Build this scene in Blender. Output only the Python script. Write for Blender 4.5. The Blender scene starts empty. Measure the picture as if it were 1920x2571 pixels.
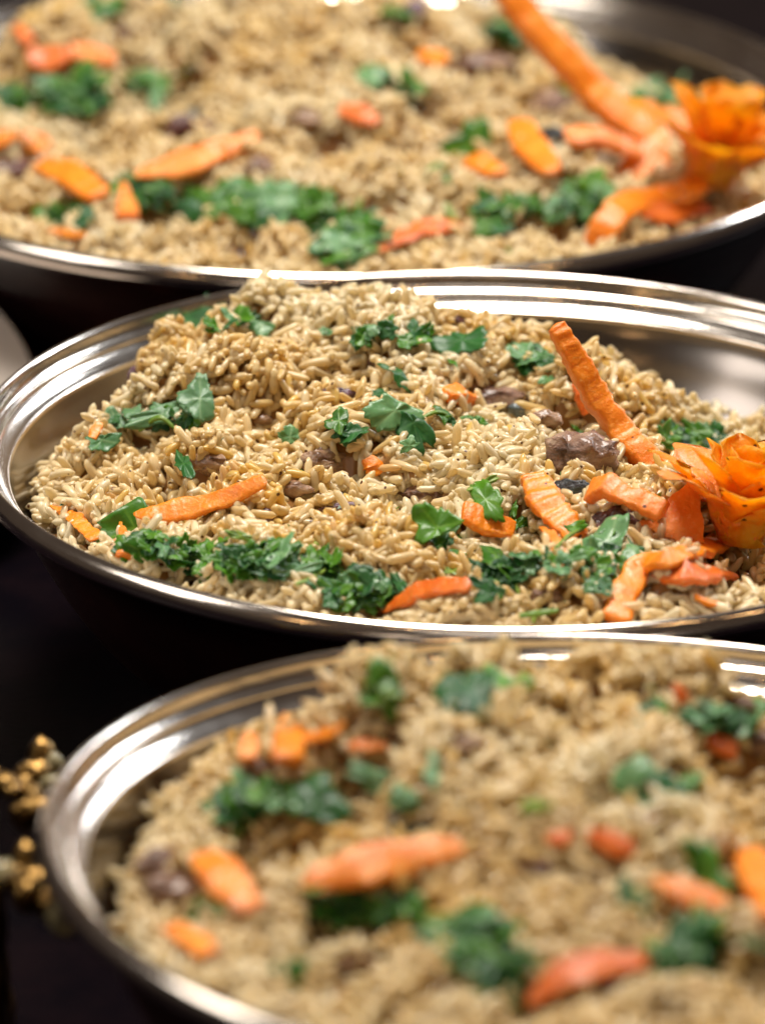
import bpy, math, random
import numpy as np
from mathutils import Vector, Matrix
rnd = random.Random(7)
rng = np.random.default_rng(11)
S = 0.2                                   # metres per unit: the middle bowl's radius
# ------------------------------------------------------------------ camera
scene = bpy.context.scene
PITCH, ROLL, FOC = 0.35663, 0.02370, 7.0
RIM_H = 0.60                               # rim height over the table, in units
CAM = Vector((0, 0, 3.4402 + RIM_H))
cp, sp = math.cos(PITCH), math.sin(PITCH)
F = Vector((0, cp, -sp)); U0 = Vector((0, sp, cp)); X0 = Vector((1, 0, 0))
X = X0 * math.cos(ROLL) + U0 * math.sin(ROLL)
U = -X0 * math.sin(ROLL) + U0 * math.cos(ROLL)
cd = bpy.data.cameras.new("camera"); cam = bpy.data.objects.new("camera", cd)
scene.collection.objects.link(cam); scene.camera = cam
m = Matrix.Identity(4)
for i, a in enumerate((X, U, -F)):
    for j in range(3): m[j][i] = a[j]
m.translation = CAM * S
cam.matrix_world = m
cd.sensor_fit = 'HORIZONTAL'; cd.sensor_width = 36; cd.lens = 36 * FOC
cd.clip_start = 0.05; cd.clip_end = 50
cd.dof.use_dof = True; cd.dof.aperture_fstop = 8.4; cd.dof.aperture_blades = 0
# ------------------------------------------------------------------ light
w = bpy.data.worlds.new("World"); scene.world = w; w.use_nodes = True
bg = w.node_tree.nodes['Background']
bg.inputs[0].default_value = (0.50, 0.36, 0.27, 1); bg.inputs[1].default_value = 0.10
TGT = Vector((0.04, 2.0, 0.12))
def area(name, loc, sx, sy, power, col, tgt=TGT):
    l = bpy.data.lights.new(name, 'AREA'); l.shape = 'RECTANGLE'; l.size = sx; l.size_y = sy
    l.energy = power; l.color = col
    o = bpy.data.objects.new(name, l); scene.collection.objects.link(o); o.location = loc
    o.rotation_euler = (Vector(tgt) - Vector(loc)).to_track_quat('-Z', 'Y').to_euler()
    return o
area("ceiling_light", (-.05, 2.35, 2.15), 1.0, 0.6, 78, (1.0, 0.94, 0.86))
area("added_back_panel", (0.3, 6.2, 1.35), 5.0, 1.7, 5.0, (1.0, 0.72, 0.48), (0.1, 2.2, .5))  # added warm panel: tan reflections for the rims, rice lit from behind
area("window_light", (1.25, 3.0, 1.0), 0.32, 0.45, 9, (0.90, 0.95, 1.0))
area("window_light", (0.80, 3.3, 0.95), 0.25, 0.5, 5, (0.90, 0.95, 1.0))
area("added_front_fill", (0.2, 0.1, 2.1), 1.5, 0.8, 3.5, (1.0, 0.90, 0.80))  # added fill above the camera, brightens the near rim lips
area("side_light", (-1.45, 1.6, 1.2), 0.6, 0.8, 8, (1.0, 0.93, 0.84))
for p, e in (((0.85, 1.2, 1.35), 1.1), ((1.15, 1.35, 1.2), .9), ((-0.35, 1.0, 1.5), .8), ((0.45, 0.9, 1.6), .9), ((-1.0, .7, .9), .7)):
    l = bpy.data.lights.new("warm_lamp", 'POINT'); l.energy = e * 1.6; l.color = (1, .60, .26); l.shadow_soft_size = 0.03
    o = bpy.data.objects.new("warm_lamp", l); scene.collection.objects.link(o); o.location = p
vs = scene.view_settings
vs.view_transform = 'Standard'; vs.look = 'None'; vs.gamma = 1; vs.use_curve_mapping = False
vs.exposure = 0.0
# ------------------------------------------------------------------ helpers
col = scene.collection
def link(o, parent=None):
    col.objects.link(o)
    if parent is not None: o.parent = parent
    return o
def tag(o, label=None, cat=None, group=None, kind=None):
    if label: o['label'] = label
    if cat: o['category'] = cat
    if group: o['group'] = group
    if kind: o['kind'] = kind
    return o
def mesh_obj(name, V, Fc, mat, parent=None, smooth=True):
    me = bpy.data.meshes.new(name)
    me.from_pydata([tuple(v) for v in V], [], [tuple(f) for f in Fc]); me.update()
    if smooth: me.polygons.foreach_set('use_smooth', [True] * len(me.polygons))
    me.materials.append(mat)
    return link(bpy.data.objects.new(name, me), parent)
# ------------------------------------------------------------------ materials
def mat(name):
    mt = bpy.data.materials.new(name); mt.use_nodes = True
    nt = mt.node_tree; return mt, nt, nt.nodes['Principled BSDF'], nt.nodes.new, nt.links.new
def ramp(nt, src, stops):
    r = nt.nodes.new('ShaderNodeValToRGB'); nt.links.new(src, r.inputs[0]); e = r.color_ramp.elements
    while len(e) < len(stops): e.new(0.5)
    for k, (p, c) in enumerate(stops):
        e[k].position = p; e[k].color = (*c, 1)
    return r
def noise(nt, scale, detail=3, rough=.55, coord='Object', vec=None):
    n = nt.nodes.new('ShaderNodeTexNoise'); n.inputs['Scale'].default_value = scale
    n.inputs['Detail'].default_value = detail; n.inputs['Roughness'].default_value = rough
    if vec is None:
        tc = nt.nodes.new('ShaderNodeTexCoord'); vec = tc.outputs[coord]
    nt.links.new(vec, n.inputs['Vector']); return n
def bump(nt, b, src, strength, dist):
    bp = nt.nodes.new('ShaderNodeBump'); bp.inputs['Strength'].default_value = strength
    bp.inputs['Distance'].default_value = dist
    nt.links.new(src, bp.inputs['Height']); nt.links.new(bp.outputs[0], b.inputs['Normal']); return bp
def rice_material():
    mt, nt, b, new, ln = mat('rice')
    at = new('ShaderNodeAttribute'); at.attribute_name = 'Col'
    tc = new('ShaderNodeTexCoord')
    vo = new('ShaderNodeTexVoronoi'); vo.inputs['Scale'].default_value = 330; ln(tc.outputs['Object'], vo.inputs['Vector'])
    sep = new('ShaderNodeSeparateColor'); ln(vo.outputs['Color'], sep.inputs[0])
    thr = new('ShaderNodeMapRange'); thr.inputs['From Min'].default_value = .74; thr.inputs['From Max'].default_value = 1
    thr.inputs['To Min'].default_value = 0; thr.inputs['To Max'].default_value = .28; ln(sep.outputs[0], thr.inputs[0])
    lt = new('ShaderNodeMath'); lt.operation = 'LESS_THAN'; ln(vo.outputs['Distance'], lt.inputs[0]); ln(thr.outputs[0], lt.inputs[1])
    n = noise(nt, 260, 2, vec=tc.outputs['Object'])
    r = ramp(nt, n.outputs[0], [(.3, (.97, .96, .93)), (.75, (1.02, 1.02, 1.03))])
    mx = new('ShaderNodeMix'); mx.data_type = 'RGBA'; mx.blend_type = 'MULTIPLY'; mx.inputs[0].default_value = 1
    ln(at.outputs['Color'], mx.inputs[6]); ln(r.outputs[0], mx.inputs[7])
    m2 = new('ShaderNodeMix'); m2.data_type = 'RGBA'; ln(lt.outputs[0], m2.inputs[0])
    ln(mx.outputs[2], m2.inputs[6]); m2.inputs[7].default_value = (.13, .05, .018, 1)
    ln(m2.outputs[2], b.inputs['Base Color'])
    b.inputs['Roughness'].default_value = .24; b.inputs['Specular IOR Level'].default_value = .45
    b.inputs['Coat Weight'].default_value = .45; b.inputs['Coat Roughness'].default_value = .16
    tr = new('ShaderNodeBsdfTranslucent'); ln(m2.outputs[2], tr.inputs[0]); ms = new('ShaderNodeMixShader'); ms.inputs[0].default_value = .44
    out = nt.nodes['Material Output']; ln(b.outputs[0], ms.inputs[1]); ln(tr.outputs[0], ms.inputs[2]); ln(ms.outputs[0], out.inputs[0])
    return mt
RICE = rice_material()
def carrot_material(name, a, c, fleck, sss=.25, glow=0):
    mt, nt, b, new, ln = mat(name)
    tc = new('ShaderNodeTexCoord')
    n = noise(nt, 60, 5, .7, vec=tc.outputs['Object']); r = ramp(nt, n.outputs[0], [(.36, a), (.62, c)])
    n3 = noise(nt, 520, 3, .7, vec=tc.outputs['Object']); r3 = ramp(nt, n3.outputs[0], [(.56, (0, 0, 0)), (.74, (1, 1, 1))])
    mx = new('ShaderNodeMix'); mx.data_type = 'RGBA'; ln(r3.outputs[0], mx.inputs[0]); ln(r.outputs[0], mx.inputs[6]); mx.inputs[7].default_value = (*fleck, 1)
    vo = new('ShaderNodeTexVoronoi'); vo.inputs['Scale'].default_value = 170; ln(tc.outputs['Object'], vo.inputs['Vector'])
    sp_ = new('ShaderNodeSeparateColor'); ln(vo.outputs['Color'], sp_.inputs[0]); mr = new('ShaderNodeMapRange'); mr.inputs['From Min'].default_value = .7; mr.inputs['To Max'].default_value = .2; ln(sp_.outputs[0], mr.inputs[0])
    lt = new('ShaderNodeMath'); lt.operation = 'LESS_THAN'; ln(vo.outputs['Distance'], lt.inputs[0]); ln(mr.outputs[0], lt.inputs[1])
    md = new('ShaderNodeMix'); md.data_type = 'RGBA'; ln(lt.outputs[0], md.inputs[0]); ln(mx.outputs[2], md.inputs[6]); md.inputs[7].default_value = (.10, .03, .01, 1); mx = md
    ln(mx.outputs[2], b.inputs['Base Color'])
    b.inputs['Roughness'].default_value = .36; b.inputs['Coat Weight'].default_value = .12; b.inputs['Coat Roughness'].default_value = .15; b.inputs['Subsurface Weight'].default_value = sss
    b.inputs['Subsurface Scale'].default_value = .006; b.inputs['Subsurface Radius'].default_value = (1, .35, .08)
    n2 = noise(nt, 380, 4, .65, vec=tc.outputs['Object']); bump(nt, b, n2.outputs[0], .6, .0012)
    if glow:                               # thin shaved petals let light through
        tr = new('ShaderNodeBsdfTranslucent'); ln(mx.outputs[2], tr.inputs[0]); ms = new('ShaderNodeMixShader'); ms.inputs[0].default_value = glow
        out = nt.nodes['Material Output']; ln(b.outputs[0], ms.inputs[1]); ln(tr.outputs[0], ms.inputs[2]); ln(ms.outputs[0], out.inputs[0])
    return mt
CARROT = carrot_material('carrot', (.80, .19, .004), (.88, .27, .010), (.92, .42, .10))
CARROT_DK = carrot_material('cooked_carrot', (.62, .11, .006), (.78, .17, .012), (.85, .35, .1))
CARROT_PALE = carrot_material('pale_carrot', (.82, .19, .010), (.88, .26, .025), (.92, .42, .14))
PETAL = carrot_material('carrot_petal', (.96, .38, .010), (.98, .62, .035), (.98, .74, .15), .2, .58)
def leaf_material(name, dark, light, rough=.38):
    mt, nt, b, new, ln = mat(name)
    tc = new('ShaderNodeTexCoord'); oi = new('ShaderNodeObjectInfo')
    n = noise(nt, 130, 4, .6, vec=tc.outputs['Object'])
    ad = new('ShaderNodeMath'); ad.operation = 'MULTIPLY_ADD'; ln(oi.outputs['Random'], ad.inputs[0]); ad.inputs[1].default_value = .5; ln(n.outputs[0], ad.inputs[2])
    r = ramp(nt, ad.outputs[0], [(.35, dark), (1.0, light)])
    at = new('ShaderNodeAttribute'); at.attribute_name = 'vein'
    mx = new('ShaderNodeMix'); mx.data_type = 'RGBA'; ln(at.outputs['Fac'], mx.inputs[0]); ln(r.outputs[0], mx.inputs[6])
    mx.inputs[7].default_value = (light[0] * 2.2 + .03, light[1] * 1.7, light[2] * 2 + .02, 1)
    geo = new('ShaderNodeNewGeometry'); m3 = new('ShaderNodeMix'); m3.data_type = 'RGBA'
    mul = new('ShaderNodeMath'); mul.operation = 'MULTIPLY'; ln(at.outputs['Alpha'], mul.inputs[0]); mul.inputs[1].default_value = 0
    ln(mx.outputs[2], b.inputs['Base Color'])
    b.inputs['Roughness'].default_value = rough; b.inputs['Specular IOR Level'].default_value = .6
    b.inputs['Subsurface Weight'].default_value = .05; b.inputs['Subsurface Scale'].default_value = .002
    b.inputs['Subsurface Radius'].default_value = (.3, 1, .1)
    n2 = noise(nt, 420, 4, .6, vec=tc.outputs['Object']); bump(nt, b, n2.outputs[0], .35, .0008)
    tr = new('ShaderNodeBsdfTranslucent'); ln(mx.outputs[2], tr.inputs[0]); ms = new('ShaderNodeMixShader'); ms.inputs[0].default_value = .3
    out = nt.nodes['Material Output']; ln(b.outputs[0], ms.inputs[1]); ln(tr.outputs[0], ms.inputs[2]); ln(ms.outputs[0], out.inputs[0])
    return mt
LEAF = {'g': leaf_material('coriander_green', (.012, .095, .003), (.10, .29, .012)),
        'd': leaf_material('coriander_dark', (.007, .058, .010), (.028, .15, .026), .42),
        't': leaf_material('coriander_teal', (.05, .18, .06), (.18, .38, .15), .34),  # cool window sheen on leaves, put into the leaf colour
        'y': leaf_material('coriander_stem_green', (.11, .25, .02), (.28, .42, .06)),
        'p': leaf_material('coriander_pale', (.10, .24, .10), (.20, .40, .18), .4)}
def lump_material(name, cols, rough=.4, scale=140):
    mt, nt, b, new, ln = mat(name)
    tc = new('ShaderNodeTexCoord')
    mp = new('ShaderNodeMapping'); ln(tc.outputs['Object'], mp.inputs[0]); mp.inputs['Scale'].default_value = (.45, 1, 1.6); n = noise(nt, scale, 5, .65, vec=mp.outputs[0]); r = ramp(nt, n.outputs[0], [(.38, cols[0]), (.5, cols[1]), (.64, cols[2])])
    ln(r.outputs[0], b.inputs['Base Color']); b.inputs['Roughness'].default_value = rough
    b.inputs['Coat Weight'].default_value = .45; b.inputs['Coat Roughness'].default_value = .2; b.inputs['Subsurface Weight'].default_value = .08; b.inputs['Subsurface Scale'].default_value = .004
    n2 = noise(nt, 330, 5, .7, vec=tc.outputs['Object']); bump(nt, b, n2.outputs[0], .9, .0025)
    return mt
MEAT = {'m': lump_material('meat_purple_brown', ((.10, .045, .024), (.27, .14, .085), (.44, .29, .19))),
        'b': lump_material('meat_brown', ((.15, .065, .03), (.34, .19, .10), (.50, .33, .20))),
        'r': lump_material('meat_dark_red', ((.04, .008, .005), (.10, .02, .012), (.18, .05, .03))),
        'k': lump_material('black_skin', ((.008, .008, .010), (.02, .022, .026), (.05, .07, .06)), .3),
        'u': lump_material('purple_onion', ((.06, .02, .04), (.15, .07, .10), (.30, .18, .20)), .25),
        's': lump_material('grey_skin', ((.05, .07, .08), (.10, .14, .15), (.22, .26, .26)), .3)}
def metal_material():
    mt, nt, b, new, ln = mat('polished_steel')
    b.inputs['Base Color'].default_value = (.85, .77, .69, 1); b.inputs['Metallic'].default_value = 1
    tc = new('ShaderNodeTexCoord')
    n = noise(nt, 26, 6, .75, vec=tc.outputs['Object']); mr = new('ShaderNodeMapRange'); ln(n.outputs[0], mr.inputs[0])
    mr.inputs['To Min'].default_value = .08; mr.inputs['To Max'].default_value = .26; ln(mr.outputs[0], b.inputs['Roughness'])
    mp = new('ShaderNodeMapping'); ln(tc.outputs['Object'], mp.inputs[0]); mp.inputs['Scale'].default_value = (14, 14, 60)
    n2 = noise(nt, 1, 4, .6, vec=mp.outputs[0]); bump(nt, b, n2.outputs[0], .10, .004)
    return mt
STEEL = metal_material()
def lining_material():
    mt, nt, b, new, ln = mat('dull_steel_lining')
    b.inputs['Base Color'].default_value = (.24, .215, .20, 1); b.inputs['Metallic'].default_value = 1  # rim steel darkened: the dimmer light inside the bowl is in the colour
    n = noise(nt, 14, 4, .6); mr = new('ShaderNodeMapRange'); ln(n.outputs[0], mr.inputs[0]); mr.inputs['To Min'].default_value = .12; mr.inputs['To Max'].default_value = .26
    ln(mr.outputs[0], b.inputs['Roughness']); return mt
LINING = lining_material()
def shell_material():
    mt, nt, b, new, ln = mat('dark_bronze_shell')
    n = noise(nt, 16, 5, .7); r = ramp(nt, n.outputs[0], [(.35, (.010, .003, .004)), (.6, (.026, .007, .006)), (.85, (.10, .024, .010))])  # bronze tone darkened to carry the black table's reflection
    ln(r.outputs[0], b.inputs['Base Color']); b.inputs['Roughness'].default_value = .33; b.inputs['Specular IOR Level'].default_value = .2
    return mt
SHELL = shell_material()
# ------------------------------------------------------------------ table
mt, nt, b, new, ln = mat('black_table')
n = noise(nt, 22, 5, .7); r = ramp(nt, n.outputs[0], [(.4, (.0025, .0018, .003)), (.8, (.008, .004, .005))])
ln(r.outputs[0], b.inputs['Base Color']); b.inputs['Roughness'].default_value = .3; b.inputs['Specular IOR Level'].default_value = .02
n2 = noise(nt, 300, 3); bump(nt, b, n2.outputs[0], .1, .0005)
tz = 0.0
t = mesh_obj('table_surface', [(-3, -1, tz), (3, -1, tz), (3, 7, tz), (-3, 7, tz)], [(0, 1, 2, 3)], mt, smooth=False)
tag(t, 'black glossy table surface under the bowls', kind='structure')
# ------------------------------------------------------------------ bowls: frames
BOW = {'T': ((-.1329, 11.8333, -3.4321), (.02164, -.01586), 1.172),
       'M': ((.2012, 9.6882, -3.4515), (.01099, -.01076), .999),
       'B': ((.4477, 7.7261, -3.4317), (-.03380, .03108), .979)}
class Frame: pass
FR = {}
for k, (c, (a, bb), R) in BOW.items():
    f = Frame(); f.k = k; f.R = R
    nrm = Vector((bb, -a, 1)).normalized()
    ex = (X0 - nrm * nrm.x).normalized(); ey = nrm.cross(ex)
    M3 = Matrix((ex, ey, nrm)).transposed()
    f.c = Vector(c) + CAM; f.M3 = M3; f.Mi = M3.inverted()
    f.world = Matrix.Translation(f.c * S) @ M3.to_4x4()
    f.o = f.Mi @ (CAM - f.c)              # camera in bowl coordinates
    FR[k] = f
def ray(f, u, v):
    d = X * ((u - 826) / 1652) + F * FOC - U * ((v - 1106) / 1652)
    return f.Mi @ d
# rice height field in units, given over the middle bowl
CP = np.array([(-.7, .25, -.01), (-.61, .35, .045), (-.52, .42, .075), (-.44, .45, .10), (-.32, .47, .115), (-.2, .47, .11), (-.1, .46, .08), (-.045, .45, .06),
  (.07, .45, .03), (.23, .45, -.02), (.38, .42, -.05), (.48, .33, -.13), (-.4, .75, -.12), (0, .8, -.2), (.4, .7, -.3), (-.7, .5, -.16), (.7, .4, -.28),
  (-.86, .12, -.11), (-.88, -.1, -.10), (-.8, -.35, -.075), (-.7, 0, -.045), (-.5, .0, .0), (-.2, .0, .04), (0, .0, .03), (.25, .0, -.015), (.5, .0, -.08), (.8, .05, -.22), (.6, .25, -.2), (.3, .62, -.24), (.05, .64, -.1), (-.2, .68, -.02),
  (-.6, -.62, -.06), (-.35, -.82, -.045), (-.1, -.88, -.04), (.1, -.89, -.038), (.35, -.83, -.045), (.62, -.62, -.06), (.8, -.35, -.08),
  (-.3, -.5, -.02), (0, -.5, -.01), (.3, -.5, -.035), (-.5, -.35, -.025), (.1, -.25, .01), (.45, -.25, -.055), (-.2, .25, .075), (.15, .25, .02), (-.45, .25, .065)])
NG = 321
gx = np.linspace(-1.25, 1.25, NG)
GX, GY = np.meshgrid(gx, gx)
def rbf(x, y):
    d2 = (x[..., None] - CP[:, 0]) ** 2 + (y[..., None] - CP[:, 1]) ** 2
    w_ = 1 / (d2 + .004) ** 1.8
    return (w_ * CP[:, 2]).sum(-1) / w_.sum(-1)
def inner_r(z): return .905 if z > -.1 else .895
def make_field(f, seed):
    g = np.random.default_rng(seed)
    if f.k == 'M': mx_, my_ = GX, GY
    elif f.k == 'T': mx_, my_ = (GX - .30) / 1.10, (GY - .03) / 1.0
    else: mx_, my_ = GX - .12, GY
    Z = rbf(mx_, my_)
    rr = np.hypot(GX, GY) / f.R
    Z = np.where(rr > .76, Z + (-.15 - Z) * np.clip((rr - .76) / .13, 0, 1) * np.clip((GY + .45) / .5, .12, 1), Z)
    for bk, bx, by, bh, bs in (('B', -.60, .40, .115, .15), ('T', -.66, .50, .13, .13), ('T', -.50, .60, .15, .13), ('T', .42, .60, .17, .11), ('M', -.55, .43, .035, .08)):
        if f.k == bk: Z = Z + bh * np.exp(-((GX - bx) ** 2 + (GY - by) ** 2) / (2 * bs ** 2))
    def patch(cx, cy, rad):
        i0 = np.searchsorted(gx, cx - rad); i1 = np.searchsorted(gx, cx + rad); j0 = np.searchsorted(gx, cy - rad); j1 = np.searchsorted(gx, cy + rad)
        return (slice(j0, j1), slice(i0, i1))
    # clumps: rounded mounds with creases between them, large then small
    for n_, lo, hi, hh in ((230, .075, .15, .85), (1000, .03, .065, .62)):
        Bm = np.zeros_like(Z)
        for _ in range(n_):
            cx, cy = g.uniform(-1.15, 1.15, 2); ra = g.uniform(lo, hi); el = g.uniform(.7, 1.35); sl = patch(cx, cy, ra * 1.4)
            d2 = ((GX[sl] - cx) * el) ** 2 + ((GY[sl] - cy) / el) ** 2
            Bm[sl] = np.maximum(Bm[sl], ra * hh * g.uniform(.5, 1.1) * np.sqrt(np.clip(1 - d2 / ra ** 2, 0, 1)))
        dmp = np.clip((.90 - rr) / .10, 0.3, 1)
        Z = Z + (Bm - Bm[rr < .8].mean()) * dmp
    for _ in range(150):                   # gaps between the clumps
        cx, cy = g.uniform(-1.05, 1.05, 2); s2 = g.uniform(.016, .034); el = g.uniform(.6, 1.7); sl = patch(cx, cy, 4 * s2)
        Z[sl] -= g.uniform(.03, .075) * np.exp(-(((GX[sl] - cx) * el) ** 2 + ((GY[sl] - cy) / el) ** 2) / (2 * s2 * s2)) * np.clip((.86 - rr[sl]) / .1, 0, 1)
    for _ in range(500):
        cx, cy = g.uniform(-1.1, 1.1, 2); am = g.normal(0, .010); s2 = g.uniform(.015, .03); sl = patch(cx, cy, 3 * s2)
        Z[sl] += am * np.exp(-((GX[sl] - cx) ** 2 + (GY[sl] - cy) ** 2) / (2 * s2 * s2))
    f.Z = Z
def hz(f, x, y):
    x = np.asarray(x, float); y = np.asarray(y, float)
    fx = np.clip((x + 1.25) / 2.5 * (NG - 1), 0, NG - 1.001); fy = np.clip((y + 1.25) / 2.5 * (NG - 1), 0, NG - 1.001)
    i = fx.astype(int); j = fy.astype(int); a = fx - i; b_ = fy - j; Z = f.Z
    return Z[j, i] * (1 - a) * (1 - b_) + Z[j, i + 1] * a * (1 - b_) + Z[j + 1, i] * (1 - a) * b_ + Z[j + 1, i + 1] * a * b_
for k, sd in (('T', 5), ('M', 3), ('B', 9)): make_field(FR[k], sd)
MISS = []
def hit(f, u, v, up=0.0):
    """where the line of sight first meets the rice of bowl f (bowl coordinates, units)"""
    d = ray(f, u, v); o = f.o
    t0 = (.30 - o.z) / d.z; t1 = (-.25 - o.z) / d.z
    ts = np.linspace(t0, t1, 900)
    xs = o.x + d.x * ts; ys = o.y + d.y * ts; zs = o.z + d.z * ts
    ok = (zs < hz(f, xs, ys)) & (np.hypot(xs, ys) < .97 * f.R)
    if ok.any(): i = int(np.argmax(ok))
    else:
        MISS.append((f.k, u, v)); t_ = (-.03 - o.z) / d.z; i = int(np.argmin(abs(ts - t_)))
    p = Vector((xs[i], ys[i], zs[i]))
    return p + (o - p).normalized() * up
def at_y(f, u, v, y):
    d = ray(f, u, v); t_ = (y - f.o.y) / d.y; return f.o + d * t_
def pxu(f, p): return FOC * 1652 / (p - f.o).length       # pixels per unit at p
# focus
fp = hit(FR['M'], 760, 1050)
cd.dof.focus_distance = (FR['M'].M3 @ fp + FR['M'].c - CAM).dot(F) * S
# ------------------------------------------------------------------ bowls: metal
def catmull(pts, n=4):
    P = [pts[0]] + list(pts) + [pts[-1]]; out = []
    for i in range(1, len(P) - 2):
        for k in range(n):
            t_ = k / n; a, b_, c, d = P[i - 1], P[i], P[i + 1], P[i + 2]
            out.append(tuple(.5 * (2 * b_[j] + (c[j] - a[j]) * t_ + (2 * a[j] - 5 * b_[j] + 4 * c[j] - d[j]) * t_ ** 2 + (-a[j] + 3 * b_[j] - 3 * c[j] + d[j]) * t_ ** 3) for j in range(2)))
    out.append(pts[-1]); return out
def lathe(prof, seg=300):
    V = []; Fc = []; n_ = len(prof)
    for s_ in range(seg):
        a = 2 * math.pi * s_ / seg; c_, s2 = math.cos(a), math.sin(a)
        for r_, z_ in prof: V.append((r_ * c_ * S, r_ * s2 * S, z_ * S))
    for s_ in range(seg):
        q = (s_ + 1) % seg
        for i in range(n_ - 1): Fc.append((s_ * n_ + i, q * n_ + i, q * n_ + i + 1, s_ * n_ + i + 1))
    return V, Fc
RIM = [(.984, -.036), (.992, -.035), (.998, -.029), (1.0005, -.020), (.9985, -.009), (.993, .001), (.986, .007), (.9795, .0075), (.9745, .001), (.9715, -.008), (.968, -.017),
       (.963, -.0235), (.9585, -.0265), (.9555, -.0275), (.9530, -.0315), (.951, -.037), (.944, -.045), (.935, -.052), (.928, -.056), (.924, -.0575), (.9215, -.0600), (.9195, -.066)]
LIN = [(.9195, -.066), (.9165, -.074), (.910, -.09), (.895, -.12), (.866, -.18), (.81, -.27), (.73, -.36), (.6, -.44), (.4, -.49), (.2, -.505), (.0, -.507)]
SHL = [(.984, -.036), (.972, -.038), (.95, -.058), (.928, -.085), (.906, -.12), (.876, -.18), (.822, -.27), (.75, -.36), (.64, -.45), (.50, -.52), (.42, -.54), (.40, -.56), (.40, -.585), (.37, -.59), (0, -.588)]
BL = {'T': 'wide steel-rimmed bowl of rice farthest away, its near rim above the middle bowl',
      'M': 'steel-rimmed bowl in the middle with its rice in sharp focus',
      'B': 'blurred steel-rimmed bowl of rice nearest the camera at the bottom'}
for k, f in FR.items():
    e = bpy.data.objects.new('serving_bowl', None); link(e); e.matrix_world = f.world
    tag(e, BL[k], 'bowl', 'steel-rimmed bowls of rice set out in a row')
    off = f.R - 1
    for nm, prof, mm, n_ in (('rim', RIM, STEEL, 3), ('lining', LIN, LINING, 4), ('shell', SHL, SHELL, 4)):
        P = catmull(prof, n_)
        P = [((r_ + off) if r_ > .35 else r_ * ((.35 + off) / .35), z_) for r_, z_ in P]
        V, Fc = lathe(P, 320 if nm == 'rim' else 160)
        mesh_obj(nm, V, Fc, mm, e)
# ------------------------------------------------------------------ rice grains
def grain_template(g, sides, rings):
    L = 1.0; bend = g.normal(0, .16); tw = g.uniform(0, 6.28); V = []
    fat = g.uniform(.9, 1.12); sk = g.normal(0, .12); dent = g.uniform(-.06, .12)
    ts = (1 - np.cos(np.linspace(0.2, math.pi - .2, rings))) / 2
    for t_ in ts:
        x = t_ - .5; r_ = (1 - abs(2 * x) ** 4.2) ** .55 * (1 + sk * x) * (1 - dent * math.cos(x * 9)) * .5 * fat
        cy = bend * (.25 - x * x) * 4
        for s_ in range(sides):
            a = tw + 2 * math.pi * s_ / sides
            V.append((x, (math.cos(a) * r_) * 1.0, math.sin(a) * r_ * .86, cy))
    n_ = len(V)
    c0 = bend * (.25 - .25) * 4
    V.append((-.5, 0, 0, c0)); V.append((.5, 0, 0, c0))
    Q = []; T = []
    for i in range(rings - 1):
        for s_ in range(sides):
            q = (s_ + 1) % sides
            Q.append((i * sides + s_, i * sides + q, (i + 1) * sides + q, (i + 1) * sides + s_))
    for s_ in range(sides):
        q = (s_ + 1) % sides
        T.append((n_, q, s_)); T.append((n_ + 1, (rings - 1) * sides + s_, (rings - 1) * sides + q))
    return np.array(V), np.array(Q), np.array(T)
PAL = np.array([(.90, .74, .43), (.92, .79, .50), (.89, .71, .37), (.88, .67, .30), (.93, .83, .58), (.89, .64, .20), (.86, .61, .27), (.92, .77, .47)])
def tmpl_verts(tv, L, W):
    """local coordinates with the bend in width units"""
    v = np.empty((len(tv), 3)); v[:, 0] = tv[:, 0] * L; v[:, 1] = tv[:, 1] * W; v[:, 2] = tv[:, 2] * W + tv[:, 3] * L * .55
    return v
def lin_field(g, n_=7, amp=2.4):
    K = g.normal(0, 1, (n_, 2)) * 7; ph = g.uniform(0, 6.28, n_); A = g.normal(0, amp / n_ ** .5, n_)
    return lambda x, y: (A * np.sin(K[:, 0] * x[:, None] + K[:, 1] * y[:, None] + ph)).sum(1)
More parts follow.
